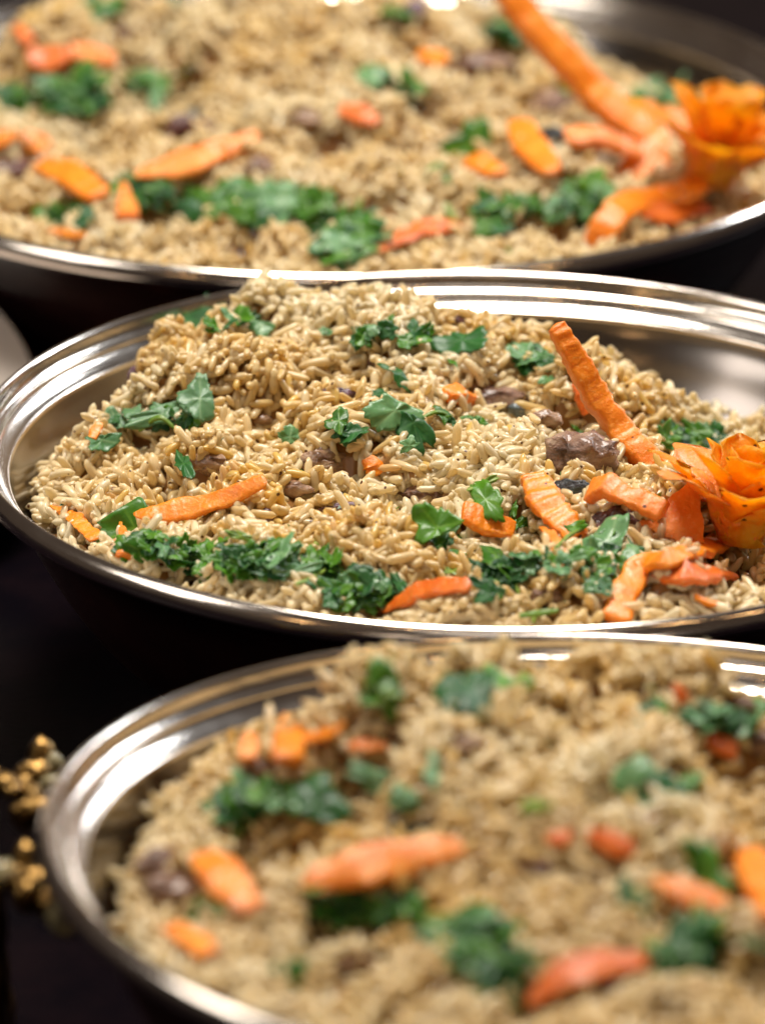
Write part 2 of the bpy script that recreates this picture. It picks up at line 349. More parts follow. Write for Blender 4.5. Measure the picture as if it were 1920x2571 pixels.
def scatter(f, count, seed):
    g = np.random.default_rng(seed)
    x = g.uniform(-1, 1, count * 2) * f.R; y = g.uniform(-1, 1, count * 2) * f.R
    rr = np.hypot(x, y)
    # rice the heap hides is not needed: keep what faces the camera
    k_ = rr < (f.R - .132); x, y = x[k_][:count], y[k_][:count]
    n_ = len(x); e_ = .007
    z = hz(f, x, y); nx = -(hz(f, x + e_, y) - hz(f, x - e_, y)) / (2 * e_); ny = -(hz(f, x, y + e_) - hz(f, x, y - e_)) / (2 * e_)
    nn = np.stack([nx, ny, np.ones(n_)], 1); nn /= np.linalg.norm(nn, axis=1)[:, None]
    az = lin_field(g)(x, y) + g.normal(0, .55, n_); wild = g.random(n_) < .45; az = np.where(wild, g.uniform(0, 6.28, n_), az)
    pit = g.normal(0, .42, n_); up = g.random(n_) < .15; pit = np.where(up, g.uniform(.5, 1.25, n_), pit)
    t1 = np.cross(nn, np.array([0, 1.0, .01])); t1 /= np.linalg.norm(t1, axis=1)[:, None]; t2 = np.cross(nn, t1)
    d = (t1 * np.cos(az)[:, None] + t2 * np.sin(az)[:, None]) * np.cos(pit)[:, None] + nn * np.sin(pit)[:, None]
    off = g.uniform(-.022, .005, n_) + np.where(up, .006, 0)
    p = np.stack([x, y, z], 1) + nn * off[:, None]
    L = np.clip(g.normal(.055, .011, n_), .026, .078); W = g.normal(.0180, .0017, n_)
    # colour: drifting patches plus each grain's own
    pf = lin_field(g, 6, 1.0)(x * 1.4, y * 1.4)
    ci = np.clip((2.7 + pf * 1.7 + g.normal(0, 1.1, n_)).astype(int), 0, 7)
    order = np.array([4, 1, 7, 0, 2, 3, 5, 6]); C = PAL[order[ci]] * g.uniform(.95, 1.05, (n_, 1))
    ref = g.normal(0, 1, (n_, 3)); s_ = np.cross(d, ref); s_ /= np.linalg.norm(s_, axis=1)[:, None]; u_ = np.cross(d, s_)
    return p, d, s_, u_, L, W, C, off, up
def build_grains(name, data, idx, temps, parent, extra=None):
    p, d, s_, u_, L, W, C = [a[idx] for a in data[:7]]
    which = np.arange(len(idx)) % len(temps)
    VV = []; QQ = []; TT = []; CC = []; base = 0
    for k_, (tv, Q, T) in enumerate(temps):
        sel = np.nonzero(which == k_)[0]
        if not len(sel): continue
        m_ = len(tv)
        lx = tv[None, :, 0] * L[sel][:, None]; ly = tv[None, :, 1] * W[sel][:, None]; lz = tv[None, :, 2] * W[sel][:, None] + tv[None, :, 3] * L[sel][:, None] * .55
        v = p[sel][:, None] + lx[..., None] * d[sel][:, None] + ly[..., None] * s_[sel][:, None] + lz[..., None] * u_[sel][:, None]
        VV.append(v.reshape(-1, 3)); CC.append(np.repeat(C[sel], m_, 0))
        o_ = base + np.arange(len(sel)) * m_
        QQ.append((Q[None] + o_[:, None, None]).reshape(-1, 4)); TT.append((T[None] + o_[:, None, None]).reshape(-1, 3)); base += len(sel) * m_
    if extra is not None:
        ev, eq, ec = extra; VV.append(ev); CC.append(ec); QQ.append(eq + base); base += len(ev)
    V = np.concatenate(VV) * S; C_ = np.concatenate(CC); Q = np.concatenate(QQ); T = np.concatenate(TT)
    me = bpy.data.meshes.new(name); me.vertices.add(len(V)); me.vertices.foreach_set('co', V.ravel())
    nl = len(Q) * 4 + len(T) * 3; me.loops.add(nl); me.loops.foreach_set('vertex_index', np.concatenate([Q.ravel(), T.ravel()]).astype(np.int32))
    me.polygons.add(len(Q) + len(T))
    ls = np.concatenate([np.arange(len(Q)) * 4, len(Q) * 4 + np.arange(len(T)) * 3]).astype(np.int32)
    me.polygons.foreach_set('loop_start', ls)
    me.polygons.foreach_set('use_smooth', np.ones(len(Q) + len(T), bool))
    at = me.attributes.new('Col', 'FLOAT_COLOR', 'POINT')
    at.data.foreach_set('color', np.concatenate([C_, np.ones((len(C_), 1))], 1).ravel().astype(np.float32))
    me.update(calc_edges=True); me.materials.append(RICE)
    return link(bpy.data.objects.new(name, me), parent)
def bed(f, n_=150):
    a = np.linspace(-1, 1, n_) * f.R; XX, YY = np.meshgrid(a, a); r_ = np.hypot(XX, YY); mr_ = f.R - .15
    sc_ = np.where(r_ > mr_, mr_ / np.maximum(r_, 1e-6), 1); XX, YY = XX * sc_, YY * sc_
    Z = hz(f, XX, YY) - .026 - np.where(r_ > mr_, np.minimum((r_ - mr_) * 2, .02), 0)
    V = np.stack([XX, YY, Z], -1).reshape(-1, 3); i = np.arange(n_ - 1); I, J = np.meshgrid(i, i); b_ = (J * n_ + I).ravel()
    return V, np.stack([b_, b_ + 1, b_ + n_ + 1, b_ + n_], 1), np.tile(np.array([(.42, .20, .06)]), (len(V), 1))  # dark brown stands in for shade in the gaps between grains
# ------------------------------------------------------------------ builders for what lies on the rice
def world_obj(f, name, V, Fc, mm, origin, parent=None, smooth=True):
    """V in bowl units; object origin at `origin`"""
    o = mesh_obj(name, [(Vector(v) - origin) * S for v in V], Fc, mm, parent, smooth)
    o.matrix_world = f.world @ Matrix.Translation(origin * S)
    return o
def bez(P, n_):
    """Catmull-Rom through 3-D points"""
    P = [P[0] * 2 - P[1]] + list(P) + [P[-1] * 2 - P[-2]]; out = []; seg = len(P) - 3
    for i in range(n_):
        t_ = i / (n_ - 1) * seg; k = min(int(t_), seg - 1); t_ -= k; a, b_, c, d = P[k:k + 4]
        out.append(.5 * (2 * b_ + (c - a) * t_ + (2 * a - 5 * b_ + 4 * c - d) * t_ ** 2 + (-a + 3 * b_ - 3 * c + d) * t_ ** 3))
    return out
def lerp_list(L, t_):
    x = t_ * (len(L) - 1); i = min(int(x), len(L) - 2); return L[i] + (L[i + 1] - L[i]) * (x - i)
from mathutils import noise as mn
def strip_mesh(P, wid, thick, nrm, ridges=0, seed=0, n_=44, cs=12, rough=1.0):
    """slab swept along P: wid/thick lists in units, nrm = face direction"""
    C = bez(P, n_); V = []; Fc = []
    length = sum((C[i + 1] - C[i]).length for i in range(n_ - 1)); acc = 0
    for i in range(n_):
        if i: acc += (C[i] - C[i - 1]).length
        tg = (C[min(i + 1, n_ - 1)] - C[max(i - 1, 0)]).normalized()
        nv = (nrm - tg * nrm.dot(tg)).normalized(); sv = tg.cross(nv)
        t_ = i / (n_ - 1); w_ = lerp_list(wid, t_) / 2; h_ = lerp_list(thick, t_) / 2
        if ridges:
            rg = math.sin((acc / length * ridges + .35 * mn.noise(Vector((acc * 22, seed, 0)))) * 2 * math.pi) * (.75 + .5 * mn.noise(Vector((acc * 30, 3, seed)))); w_ *= 1 + .085 * rg; h_ *= 1 + .14 * rg
        endk = min(1, math.sqrt(max(0.0, 1 - (1 - min(t_, 1 - t_) * n_ / 1.2) ** 2)) if min(t_, 1 - t_) * n_ < 1.2 else 1)
        w_ *= .35 + .65 * endk; h_ *= .35 + .65 * endk
        for s_ in range(cs):
            a = 2 * math.pi * (s_ + .5) / cs; ca, sa = math.cos(a), math.sin(a); e_ = .32
            q = C[i] + sv * (w_ * math.copysign(abs(ca) ** e_, ca)) + nv * (h_ * math.copysign(abs(sa) ** e_, sa))
            nz = mn.noise_vector(q * 26 + Vector((seed * 3.1, 0, 0))) * .0066 * rough + mn.noise_vector(q * 80 + Vector((0, seed, 0))) * .0030 * rough
            V.append(q + nz)
    for i in range(n_ - 1):
        for s_ in range(cs):
            q = (s_ + 1) % cs; Fc.append((i * cs + s_, i * cs + q, (i + 1) * cs + q, (i + 1) * cs + s_))
    Fc.append(tuple(reversed(range(cs)))); Fc.append(tuple((n_ - 1) * cs + s_ for s_ in range(cs)))
    return V, Fc
GC = 'carrot pieces scattered over the rice'
def strip(k, label, pts, wid, th=.4, mm=CARROT, ridges=0, lift=.012, yd=None, name='carrot_strip', cat='carrot', parent=None, group=GC, face=None, rough=1.0):
    """pts/wid in picture pixels; each point settles on the rice (or, with yd, stands at that depth)"""
    f = FR[k]
    if yd: P = [at_y(f, u, v, y) for (u, v), y in zip(pts, yd)]
    elif isinstance(lift, (list, tuple)): P = [hit(f, u, v, l_) for (u, v), l_ in zip(pts, lift)]
    else:                                  # a nearly straight piece: blend the depths
        P = [hit(f, u, v, lift + .012) for u, v in pts]; a, b_ = P[0].y, P[-1].y; n_ = len(P); mid = min(0, min(P[i].y - (a + (b_ - a) * i / (n_ - 1)) for i in range(n_)))
        P = [at_y(f, u, v, a + (b_ - a) * i / (n_ - 1) + mid * .7) for i, (u, v) in enumerate(pts)]
    s_ = pxu(f, P[len(P) // 2]); W = [x * 1.08 / s_ for x in wid]; T = [x * th * (.8 if th < .7 else 1) for x in W]
    tc = (f.o - P[0]).normalized()
    nv = (Vector(face) if face else (tc * .8 + Vector((0, 0, .7)))).normalized()
    V, Fc = strip_mesh(P, W, T, nv, ridges, seed=len(bpy.data.objects), rough=rough)
    o = world_obj(f, name, V, Fc, mm, P[len(P) // 2], None)
    if parent is None: tag(o, label, cat, group)
    else:
        mw = o.matrix_world.copy(); o.parent = parent; o.matrix_parent_inverse = parent.matrix_world.inverted() if False else Matrix.Identity(4)
        o.matrix_basis = parent.matrix_basis.inverted() @ mw
    return o
def leaf_mesh(g, size, f, p, nv, kind):
    """a chopped, toothed, curled piece of coriander leaf, size in units"""
    nt_, nr_ = (54, 5) if f.k == 'M' else (36, 4); off = Vector((g.random() * 9, g.random() * 9, g.random() * 9))
    lob = g.choice([2, 3, 3, 4, 5]); ph = g.uniform(0, 6.28); teeth = g.randint(9, 15); el = g.uniform(.4, .95); cut = g.uniform(.25, .85); ca = g.uniform(0, 6.28)
    if kind == 'long': el = .28; cut = 2; lob = 2
    tx = nv.cross(Vector((g.uniform(-1, 1), g.uniform(-1, 1), g.uniform(-1, 1)))).normalized()
    if kind == 'long': tx = (nv.cross(Vector((0, 0, 1))) + Vector((0, 0, g.uniform(-.6, .6)))); tx = (tx - nv * tx.dot(nv)).normalized()
    ty = nv.cross(tx); cb = g.uniform(-1.9, 1.9) / size * .5; cb2 = g.uniform(-1.2, 1.2) / size * .5
    half = size / 2; pts = []; vein = []
    for ir in range(nr_ + 1):
        rr = ir / nr_
        for it in range(nt_ if ir else 1):
            a = 2 * math.pi * it / nt_
            R_ = 1 + .17 * math.cos(lob * (a + ph)) * (1 if lob > 2 else .5) + .20 * ((teeth * a / 6.2832 + .2 * math.sin(a * 2)) % 1.0 - .5) + .12 * math.sin(2 * a + ph) + .10 * math.sin(5 * a + off.x)
            lim = cut / max(.05, math.cos(a - ca)) if math.cos(a - ca) > .05 else 9
            R_ = min(R_, lim) * half * rr
            x = math.cos(a) * R_; y = math.sin(a) * R_ * el
            z = 0
            if abs(cb) > 1e-3:             # roll round an axis
                th_ = x * cb; x, z = math.sin(th_) / cb, (1 - math.cos(th_)) / cb
            z += cb2 * y * y * .5 + .10 * half * mn.noise(Vector((x, y, 0)) / half * 1.3 + off) * 2 + .05 * half * rr * math.sin(a * 5 + ph)
            pts.append(p + tx * x + ty * y + nv * z); va = abs(math.sin(lob * (a + ph) / 2)) * rr
            vein.append(max(0., 1 - va * 9) * .55 if ir else .5)
    Fc = [(0, 1 + it, 1 + (it + 1) % nt_) for it in range(nt_)]
    for ir in range(1, nr_):
        b0 = 1 + (ir - 1) * nt_; b1 = b0 + nt_
        for it in range(nt_):
            q = (it + 1) % nt_; Fc.append((b0 + it, b1 + it, b1 + q, b0 + q))
    n0 = len(pts); tk = -nv * .0006                 # give it thickness
    pts += [q + tk for q in pts]; vein += vein
    Fc += [tuple(reversed([i + n0 for i in fc])) for fc in Fc]
    b1 = 1 + (nr_ - 1) * nt_
    for it in range(nt_):
        q = (it + 1) % nt_; Fc.append((b1 + it, b1 + it + n0, b1 + q + n0, b1 + q))
    return pts, Fc, vein
lg = random.Random(5)
LEAVES = []     # (priority, function)
def leaves(k, label, u, v, du, dv, n_, size, tones='gdgt', kind=None, lift=.010, up=.5):
    f = FR[k]; multi = n_ > 1; n_ = int(n_ * 2.1) if n_ > 4 else n_
    for i in range(n_):
        if multi:
            a = lg.uniform(0, 6.28); r_ = math.sqrt(lg.random()); uu, vv = u + du * r_ * math.cos(a), v + dv * r_ * math.sin(a)
        else: uu, vv = u, v
        sz = size * (lg.uniform(.65, 1.15) if multi else 1)
        LEAVES.append((sz * (1 if k == 'M' else .45) * (1 if multi else 3), k, label, uu, vv, sz, lg.choice(tones), kind, lift + .012 + lg.uniform(0, .014), up, lg.random(), multi))
def lump(k, label, u, v, w_, h_, key, seed=1, name='meat_piece', cat='meat', lift=.0, tilt=0.0, flat=.75, group='brown meat and mushroom pieces in the rice'):
    f = FR[k]; p = hit(f, u, v, lift); s_ = pxu(f, p); p = hit(f, u, v, lift - .010); a = w_ * 1.2 / s_ / 2; c = h_ * 1.2 / s_ / 2
    me = bpy.data.meshes.new(name); import bmesh
    bm = bmesh.new(); bmesh.ops.create_icosphere(bm, subdivisions=4 if k == 'M' and w_ > 60 else 3, radius=1)
    tc = (f.o - p).normalized(); rt = Vector((0, 0, 1)).cross(tc).normalized(); upv = tc.cross(rt); ct, st = math.cos(tilt), math.sin(tilt)
    planes = [Vector((rnd.uniform(-1, 1), rnd.uniform(-1, 1), rnd.uniform(-1, 1))).normalized() for _ in range(7)]
    for v_ in bm.verts:
        q = v_.co.copy()
        for pn in planes:
            dd = q.dot(pn)
            if dd > .72: q -= pn * (dd - .72) * .85
        q += mn.noise_vector(q * 1.5 + Vector((seed * 5.3, 0, 0))) * .30 + mn.noise_vector(q * 4 + Vector((0, seed, 0))) * .14 + mn.noise_vector(q * 11 + Vector((0, 0, seed))) * .045
        x, y, z = q.x * a, q.y * c, q.z * min(a, c * 1.3) * flat
        x, y = x * ct - y * st, x * st + y * ct
        v_.co = (rt * x + upv * y + tc * z) * S
    bm.to_mesh(me); bm.free(); me.polygons.foreach_set('use_smooth', [True] * len(me.polygons)); me.materials.append(MEAT[key] if isinstance(key, str) else key)
    o = link(bpy.data.objects.new(name, me)); o.matrix_world = f.world @ Matrix.Translation(p * S)
    return tag(o, label, cat, group)
# ------------------------------------------------------------------ carrots, middle bowl
strip('M', 'long crinkled carrot stick standing up at a slant from the middle bowl', [(1196, 698), (1225, 745), (1278, 838), (1335, 925), (1392, 990), (1468, 1062)], [24, 44, 50, 52, 54, 54, 52], .8, CARROT, 19,
      yd=[-.02, -.03, -.05, -.08, -.12, -.17], name='carrot_stick')
strip('M', 'short crinkled carrot stick leaning on the rice below the black flake', [(1150, 1032), (1185, 1090), (1250, 1165)], [46, 66, 62, 56], .5, CARROT, 7, lift=.03, name='carrot_stick')
strip('M', 'thin orange carrot point under the short crinkled stick', [(1168, 1140), (1200, 1170), (1212, 1225)], [12, 26, 20], .5, CARROT_PALE)
strip('M', 'long carrot spear lying at the left of the middle bowl, grains stuck to it', [(288, 1112), (370, 1105), (460, 1085), (578, 1038)], [12, 44, 56, 48, 40, 30], .35, CARROT, lift=.022)
strip('M', 'carrot sliver poking up where the left wall meets white rice', [(112, 1092), (160, 1122), (212, 1165)], [14, 34, 30], .4, CARROT, lift=.014)
strip('M', 'small upright carrot wedge among leaves by the left rim', [(262, 1128), (266, 1165), (272, 1200)], [6, 26, 42], .6, CARROT_PALE, lift=.02)
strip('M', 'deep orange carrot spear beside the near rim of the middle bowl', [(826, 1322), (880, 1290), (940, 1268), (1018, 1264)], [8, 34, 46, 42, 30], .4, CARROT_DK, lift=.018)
strip('M', 'smooth carrot slab behind upright leaves, right of centre in the middle bowl', [(996, 1105), (1050, 1128), (1112, 1148)], [46, 62, 50, 40], .45, CARROT, lift=.028)
strip('M', 'small carrot chip between two rice clumps at the centre', [(790, 988), (806, 1012), (800, 1030)], [22, 40, 18], .6, CARROT, lift=.012)
strip('M', 'little rounded carrot bit beside the brown meat slice', [(968, 856), (988, 853), (1010, 858)], [34, 42, 36], .8, CARROT, lift=.016)
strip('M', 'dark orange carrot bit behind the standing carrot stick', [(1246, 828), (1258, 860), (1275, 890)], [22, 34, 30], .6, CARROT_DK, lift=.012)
strip('M', 'narrow carrot sliver behind the leaf at the far left of the rice', [(216, 908), (208, 932), (200, 948)], [14, 24, 18], .5, CARROT, lift=.016)
strip('M', 'yellow orange crumb of carrot under the front leaves', [(1500, 1290), (1525, 1300), (1548, 1306)], [14, 22, 16], .6, CARROT, lift=.01)
strip('M', 'curved carrot arm reaching left from the carved flower over rice', [(1276, 1062), (1310, 1052), (1360, 1072), (1436, 1108)], [54, 54, 44, 52], .55, CARROT_PALE, lift=.04, name='carrot_strip')
def carrot_flower(k, label, u, v, rad, depth, lean, inner=None):
    f = FR[k]; base = hit(f, u, v, .03); s_ = pxu(f, base); R_ = rad / s_
    e = bpy.data.objects.new('carrot_flower', None); link(e); e.matrix_world = f.world @ Matrix.Translation(base * S)
    tag(e, label, 'carrot flower', 'carved carrot flowers at the right of the bowls')
    ax = Vector(lean).normalized(); a1 = ax.cross(Vector((0, 1, .2))).normalized(); a2 = ax.cross(a1)
    for ring, (n_, open_, ln_, wd, br) in enumerate(((5, .08, 1.3, .62, .10), (7, .32, 1.6, .66, .20), (8, .68, 1.55, .78, .30))):
        for i in range(n_):
            th_ = 2 * math.pi * (i + ring * .37) / n_ + lg.uniform(-.12, .12)
            out = a1 * math.cos(th_) + a2 * math.sin(th_); sd = ax.cross(out)
            V = []; Fc = []; nu, nv_ = 14, 9; L_ = ln_ * R_ * lg.uniform(.88, 1.08); op = open_ + lg.uniform(-.08, .08); q = Vector((lg.random() * 9, 0, 0))
            for side in (1, -1):
                for a in range(nu):
                    t_ = a / (nu - 1); ang = op * (.35 + 1.0 * t_)
                    c = out * (br * R_) + (ax * math.cos(ang) + out * math.sin(ang)) * (L_ * t_)
                    wv = wd * R_ * (math.sin(math.pi * min(1, .16 + .56 * t_)) ** .8) * (1 if t_ < .85 else math.sqrt(max(.02, 1 - ((t_ - .85) / .15) ** 2 * .9)))
                    for b_ in range(nv_):
                        x = (b_ / (nv_ - 1) - .5) * 2
                        edge = .07 * R_ * math.sin(t_ * 26 + i * 2) * abs(x) ** 3 + .04 * R_ * math.sin(t_ * 61 + i) * abs(x) ** 4
                        pt = c + sd * (x * wv / 2 + edge * (1 if x > 0 else -1)) + (ax * .1 - out) * (-(x * x) * wv * -.22)
                        pt += mn.noise_vector(pt * 14 + q) * .016 + mn.noise_vector(pt * 50 + q) * .005
                        V.append(pt + (out * .0022 * side * (1 - .6 * abs(x) ** 3)))
            N = nu * nv_
            for a in range(nu - 1):
                for b_ in range(nv_ - 1):
                    i0 = a * nv_ + b_; Fc.append((i0, i0 + 1, i0 + nv_ + 1, i0 + nv_)); Fc.append((N + i0, N + i0 + nv_, N + i0 + nv_ + 1, N + i0 + 1))
            bd = [b_ for b_ in range(nv_)] + [a * nv_ + nv_ - 1 for a in range(1, nu)] + [(nu - 1) * nv_ + b_ for b_ in range(nv_ - 2, -1, -1)] + [a * nv_ for a in range(nu - 2, 0, -1)]
            for a in range(len(bd)): i0, i1 = bd[a], bd[(a + 1) % len(bd)]; Fc.append((i0, N + i0, N + i1, i1))
            mesh_obj('petal', [v_ * S for v_ in V], Fc, PETAL if ring != 2 or i % 3 else CARROT_PALE, e)
    # heart of the flower
    V, Fc = strip_mesh([Vector((0, 0, 0)), ax * R_ * .45, ax * R_ * .85], [R_ * .55, R_ * .5, R_ * .2], [R_ * .55, R_ * .5, R_ * .2], a1, 0, 3, 16, 10)
    mesh_obj('flower_heart', [v_ * S for v_ in V], Fc, PETAL, e)
    return e
def slab(k, label, tri, ys, th=.02):
    """thick triangular carrot slice"""
    f = FR[k]; cu, cv = sum(a[0] for a in tri) / 3, sum(a[1] for a in tri) / 3; hc = hit(f, cu, cv, .06); P = [at_y(f, u, v, hc.y + y) for (u, v), y in zip(tri, ys)]; c = (P[0] + P[1] + P[2]) / 3
    nv = (P[1] - P[0]).cross(P[2] - P[0]).normalized()
    if nv.dot(f.o - c) < 0: nv = -nv; P = [P[0], P[2], P[1]]
    import bmesh
    bm = bmesh.new(); n_ = 9; top = []; rows = {}
    for sd in (0, 1):
        for i in range(n_ + 1):
            for j in range(n_ + 1 - i):
                a, b_ = i / n_, j / n_; q = P[0] * (1 - a - b_) + P[1] * a + P[2] * b_
                edge = min(a, b_, 1 - a - b_)
                q = c + (q - c) * (1 + .05 * math.sin((a - b_) * 20) * (1 if edge < .01 else 0))
                q -= nv * (th * sd); q += mn.noise_vector(q * 25 + Vector((2, 7, 1))) * .006 * (1 if edge > .01 else .6) + (Vector((0, 0, 0)) if edge < .01 else nv * .003 * (1 - 2 * sd))
                rows[(sd, i, j)] = bm.verts.new((q - c) * S)
    for sd in (0, 1):
        for i in range(n_):
            for j in range(n_ - i):
                t_ = [rows[(sd, i, j)], rows[(sd, i + 1, j)], rows[(sd, i, j + 1)]]; bm.faces.new(t_ if sd == 0 else t_[::-1])
                if j < n_ - i - 1:
                    t_ = [rows[(sd, i + 1, j)], rows[(sd, i + 1, j + 1)], rows[(sd, i, j + 1)]]; bm.faces.new(t_ if sd == 0 else t_[::-1])
    bd = [(i, 0) for i in range(n_)] + [(n_ - i, i) for i in range(n_)] + [(0, n_ - i) for i in range(n_)]
    for a in range(len(bd)):
        p0, p1 = bd[a], bd[(a + 1) % len(bd)]; bm.faces.new([rows[(0, *p1)], rows[(0, *p0)], rows[(1, *p0)], rows[(1, *p1)]])
    bmesh.ops.recalc_face_normals(bm, faces=bm.faces)
    me = bpy.data.meshes.new('carrot_slice'); bm.to_mesh(me); bm.free(); me.materials.append(CARROT_PALE)
    me.polygons.foreach_set('use_smooth', [True] * len(me.polygons))
    try: me.set_sharp_from_angle(angle=math.radians(50))
    except Exception: pass
    o = link(bpy.data.objects.new('carrot_slice', me)); o.matrix_world = f.world @ Matrix.Translation(c * S)
    return tag(o, label, 'carrot', GC)
carrot_flower('M', 'carved carrot flower at the right edge of the middle bowl', 1600, 1165, 150, -.17, (.10, .10, 1))
slab('M', 'pale triangular carrot slice tucked under the middle bowl flower', [(1378, 1128), (1512, 1022), (1522, 1200)], [-.03, .06, -.07])
strip('M', 'thin upright carrot blade between the slice and flower', [(1512, 1080), (1520, 1040), (1532, 1010)], [34, 34, 10], .3, CARROT_PALE, lift=[.05, .07, .09])
strip('M', 'curled carrot ribbon bending down to the near rim, right side', [(1328, 1345), (1352, 1280), (1392, 1222), (1460, 1198), (1540, 1178), (1640, 1120)], [58, 60, 56, 46, 48, 56, 50], .42, CARROT, lift=[.012, .05, .075, .07, .07, .06], name='carrot_ribbon')
strip('M', 'second carrot ribbon below the flower lying on the rice', [(1400, 1232), (1490, 1236), (1585, 1240)], [40, 62, 66, 36], .4, CARROT_DK, lift=[.03, .035, .03], name='carrot_ribbon')
# carrots, far bowl
strip('T', 'blurred long carrot stick slanting up out of the far bowl', [(1075, -55), (1120, 15), (1200, 105), (1275, 190), (1335, 245), (1425, 305)], [56, 58, 60, 60, 64, 66], .8, CARROT, yd=[.02, .0, -.03, -.05, -.08, -.12], name='carrot_stick')
strip('T', 'blurred short carrot stick right of centre in the far bowl', [(1118, 262), (1145, 315), (1195, 372)], [44, 62, 60, 40], .5, CARROT, lift=.03, name='carrot_stick')
strip('T', 'blurred carrot slab left of the short stick, far bowl', [(985, 335), (1030, 352), (1078, 375)], [40, 58, 36], .5, CARROT, lift=.025)
strip('T', 'blurred long carrot spear left of centre in the far bowl', [(292, 378), (370, 362), (450, 335), (560, 292)], [12, 46, 62, 46, 30], .4, CARROT, lift=.024)
strip('T', 'blurred orange carrot wedge near the left edge, far bowl', [(85, 352), (150, 375), (214, 425)], [30, 62, 60, 50], .45, CARROT, lift=.022)
strip('T', 'blurred upright carrot wedge among the front herbs, far bowl', [(270, 392), (272, 430), (278, 470)], [10, 30, 44], .6, CARROT_PALE, lift=.024)
strip('T', 'blurred deep orange carrot spear by the near rim of the far bowl', [(822, 540), (880, 508), (930, 492), (1000, 488)], [10, 36, 44, 30], .4, CARROT_DK, lift=.018)
strip('T', 'blurred carrot bit at the left frame edge of the far bowl', [(-20, 310), (10, 298), (36, 288)], [30, 34, 18], .5, CARROT, lift=.015)
strip('T', 'blurred carrot corner above the orange wedge, far bowl', [(52, 290), (75, 308), (104, 322)], [20, 46, 34], .5, CARROT, lift=.02)
strip('T', 'dull orange carrot mound near the top left, far bowl', [(60, 125), (110, 130), (150, 118)], [40, 58, 30], .6, CARROT_DK, lift=.015)
strip('T', 'pale carrot scrap right of the dull mound, far bowl', [(150, 110), (200, 118), (250, 130)], [30, 46, 30], .4, CARROT_PALE, lift=.012)
strip('T', 'small carrot tip at the top left by the rim, far bowl', [(34, 55), (48, 72), (62, 92)], [14, 30, 30], .6, CARROT_DK, lift=.02)
strip('T', 'small carrot bit near the dark meat at the top of the far bowl', [(905, 118), (935, 125), (962, 130)], [26, 40, 30], .6, CARROT, lift=.015)
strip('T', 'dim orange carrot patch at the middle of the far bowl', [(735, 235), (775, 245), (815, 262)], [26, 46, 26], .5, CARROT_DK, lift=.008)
strip('T', 'small carrot bit against the near rim at the left, far bowl', [(108, 496), (140, 502), (178, 508)], [16, 26, 18], .6, CARROT, lift=.012)
strip('T', 'blurred carrot arm reaching left from the far bowl flower', [(1226, 300), (1270, 292), (1320, 305), (1385, 335)], [42, 50, 46, 50], .55, CARROT_PALE, lift=.04, name='carrot_strip')
carrot_flower('T', 'blurred carved carrot flower by the right rim of the far bowl', 1530, 395, 135, -.20, (.22, .10, 1))
slab('T', 'blurred pale triangular carrot slice beside the far bowl flower', [(1322, 362), (1440, 268), (1448, 412)], [-.03, .06, -.07])
strip('T', 'blurred curled carrot ribbon bending to the near rim, far bowl', [(1288, 535), (1312, 482), (1355, 440), (1430, 425), (1500, 400), (1590, 330)], [60, 62, 58, 52, 56, 50], .42, CARROT, lift=[.012, .05, .075, .07, .07, .06], name='carrot_ribbon')
strip('T', 'second blurred carrot ribbon below the far bowl flower', [(1380, 452), (1450, 455), (1530, 445)], [36, 56, 40], .4, CARROT_DK, lift=[.03, .035, .03], name='carrot_ribbon')
# carrots, near bowl
strip('B', 'large blurred carrot spear across the middle of the near bowl', [(650, 1905), (740, 1885), (850, 1862), (1000, 1825)], [16, 66, 92, 76, 40], .35, CARROT, lift=.024)
strip('B', 'blurred carrot wedge left of the large spear in the near bowl', [(432, 1845), (480, 1890), (548, 1965)], [50, 84, 80, 50], .45, CARROT, lift=.022)
strip('B', 'blurred carrot chunk pointing up at the top left of the rice, near bowl', [(622, 1545), (625, 1590), (620, 1640)], [16, 60, 60], .6, CARROT, lift=.022)
strip('B', 'thin blurred carrot curl right of the pointed chunk, near bowl', [(650, 1595), (700, 1590), (740, 1572)], [24, 30, 20], .5, CARROT, lift=.016)
strip('B', 'small blurred carrot post beside the left wall, near bowl', [(542, 1588), (538, 1612), (532, 1645)], [24, 36, 30], .6, CARROT, lift=.02)
strip('B', 'pale pink orange carrot sliver above the light green leaf, near bowl', [(748, 1622), (790, 1612), (835, 1615)], [18, 30, 18], .5, CARROT_PALE, lift=.014)
strip('B', 'blurred carrot piece by the near left rim of the near bowl', [(362, 2005), (410, 2025), (450, 2065)], [36, 60, 44], .5, CARROT, lift=.014)
strip('B', 'dark red orange carrot spear near the bottom of the near bowl', [(1140, 2180), (1200, 2120), (1290, 2085), (1400, 2075)], [22, 60, 70, 36], .4, CARROT_DK, lift=.018)
strip('B', 'blurred carrot slab at the right of the near bowl', [(1425, 1915), (1490, 1935), (1580, 1950)], [50, 74, 50], .45, CARROT, lift=.024)
strip('B', 'blurred carrot stick cut off by the right frame edge, near bowl', [(1618, 1840), (1645, 1900), (1690, 1985)], [60, 84, 80], .5, CARROT, lift=.03, name='carrot_stick')
strip('B', 'dim orange carrot patch right of centre in the near bowl', [(1270, 1805), (1320, 1825), (1370, 1835)], [40, 56, 36], .5, CARROT_DK, lift=.008)
strip('B', 'small dim carrot bit left of the orange patch, near bowl', [(1180, 1815), (1210, 1812), (1235, 1805)], [20, 34, 24], .5, CARROT_DK, lift=.008)
strip('B', 'blurred rusty carrot bit near the right edge, upper rice, near bowl', [(1525, 1595), (1560, 1608), (1590, 1622)], [30, 48, 34], .5, CARROT_DK, lift=.014)
strip('B', 'small carrot nub under the left end of the large spear', [(690, 1920), (706, 1945), (712, 1962)], [30, 40, 30], .6, CARROT, lift=.012)
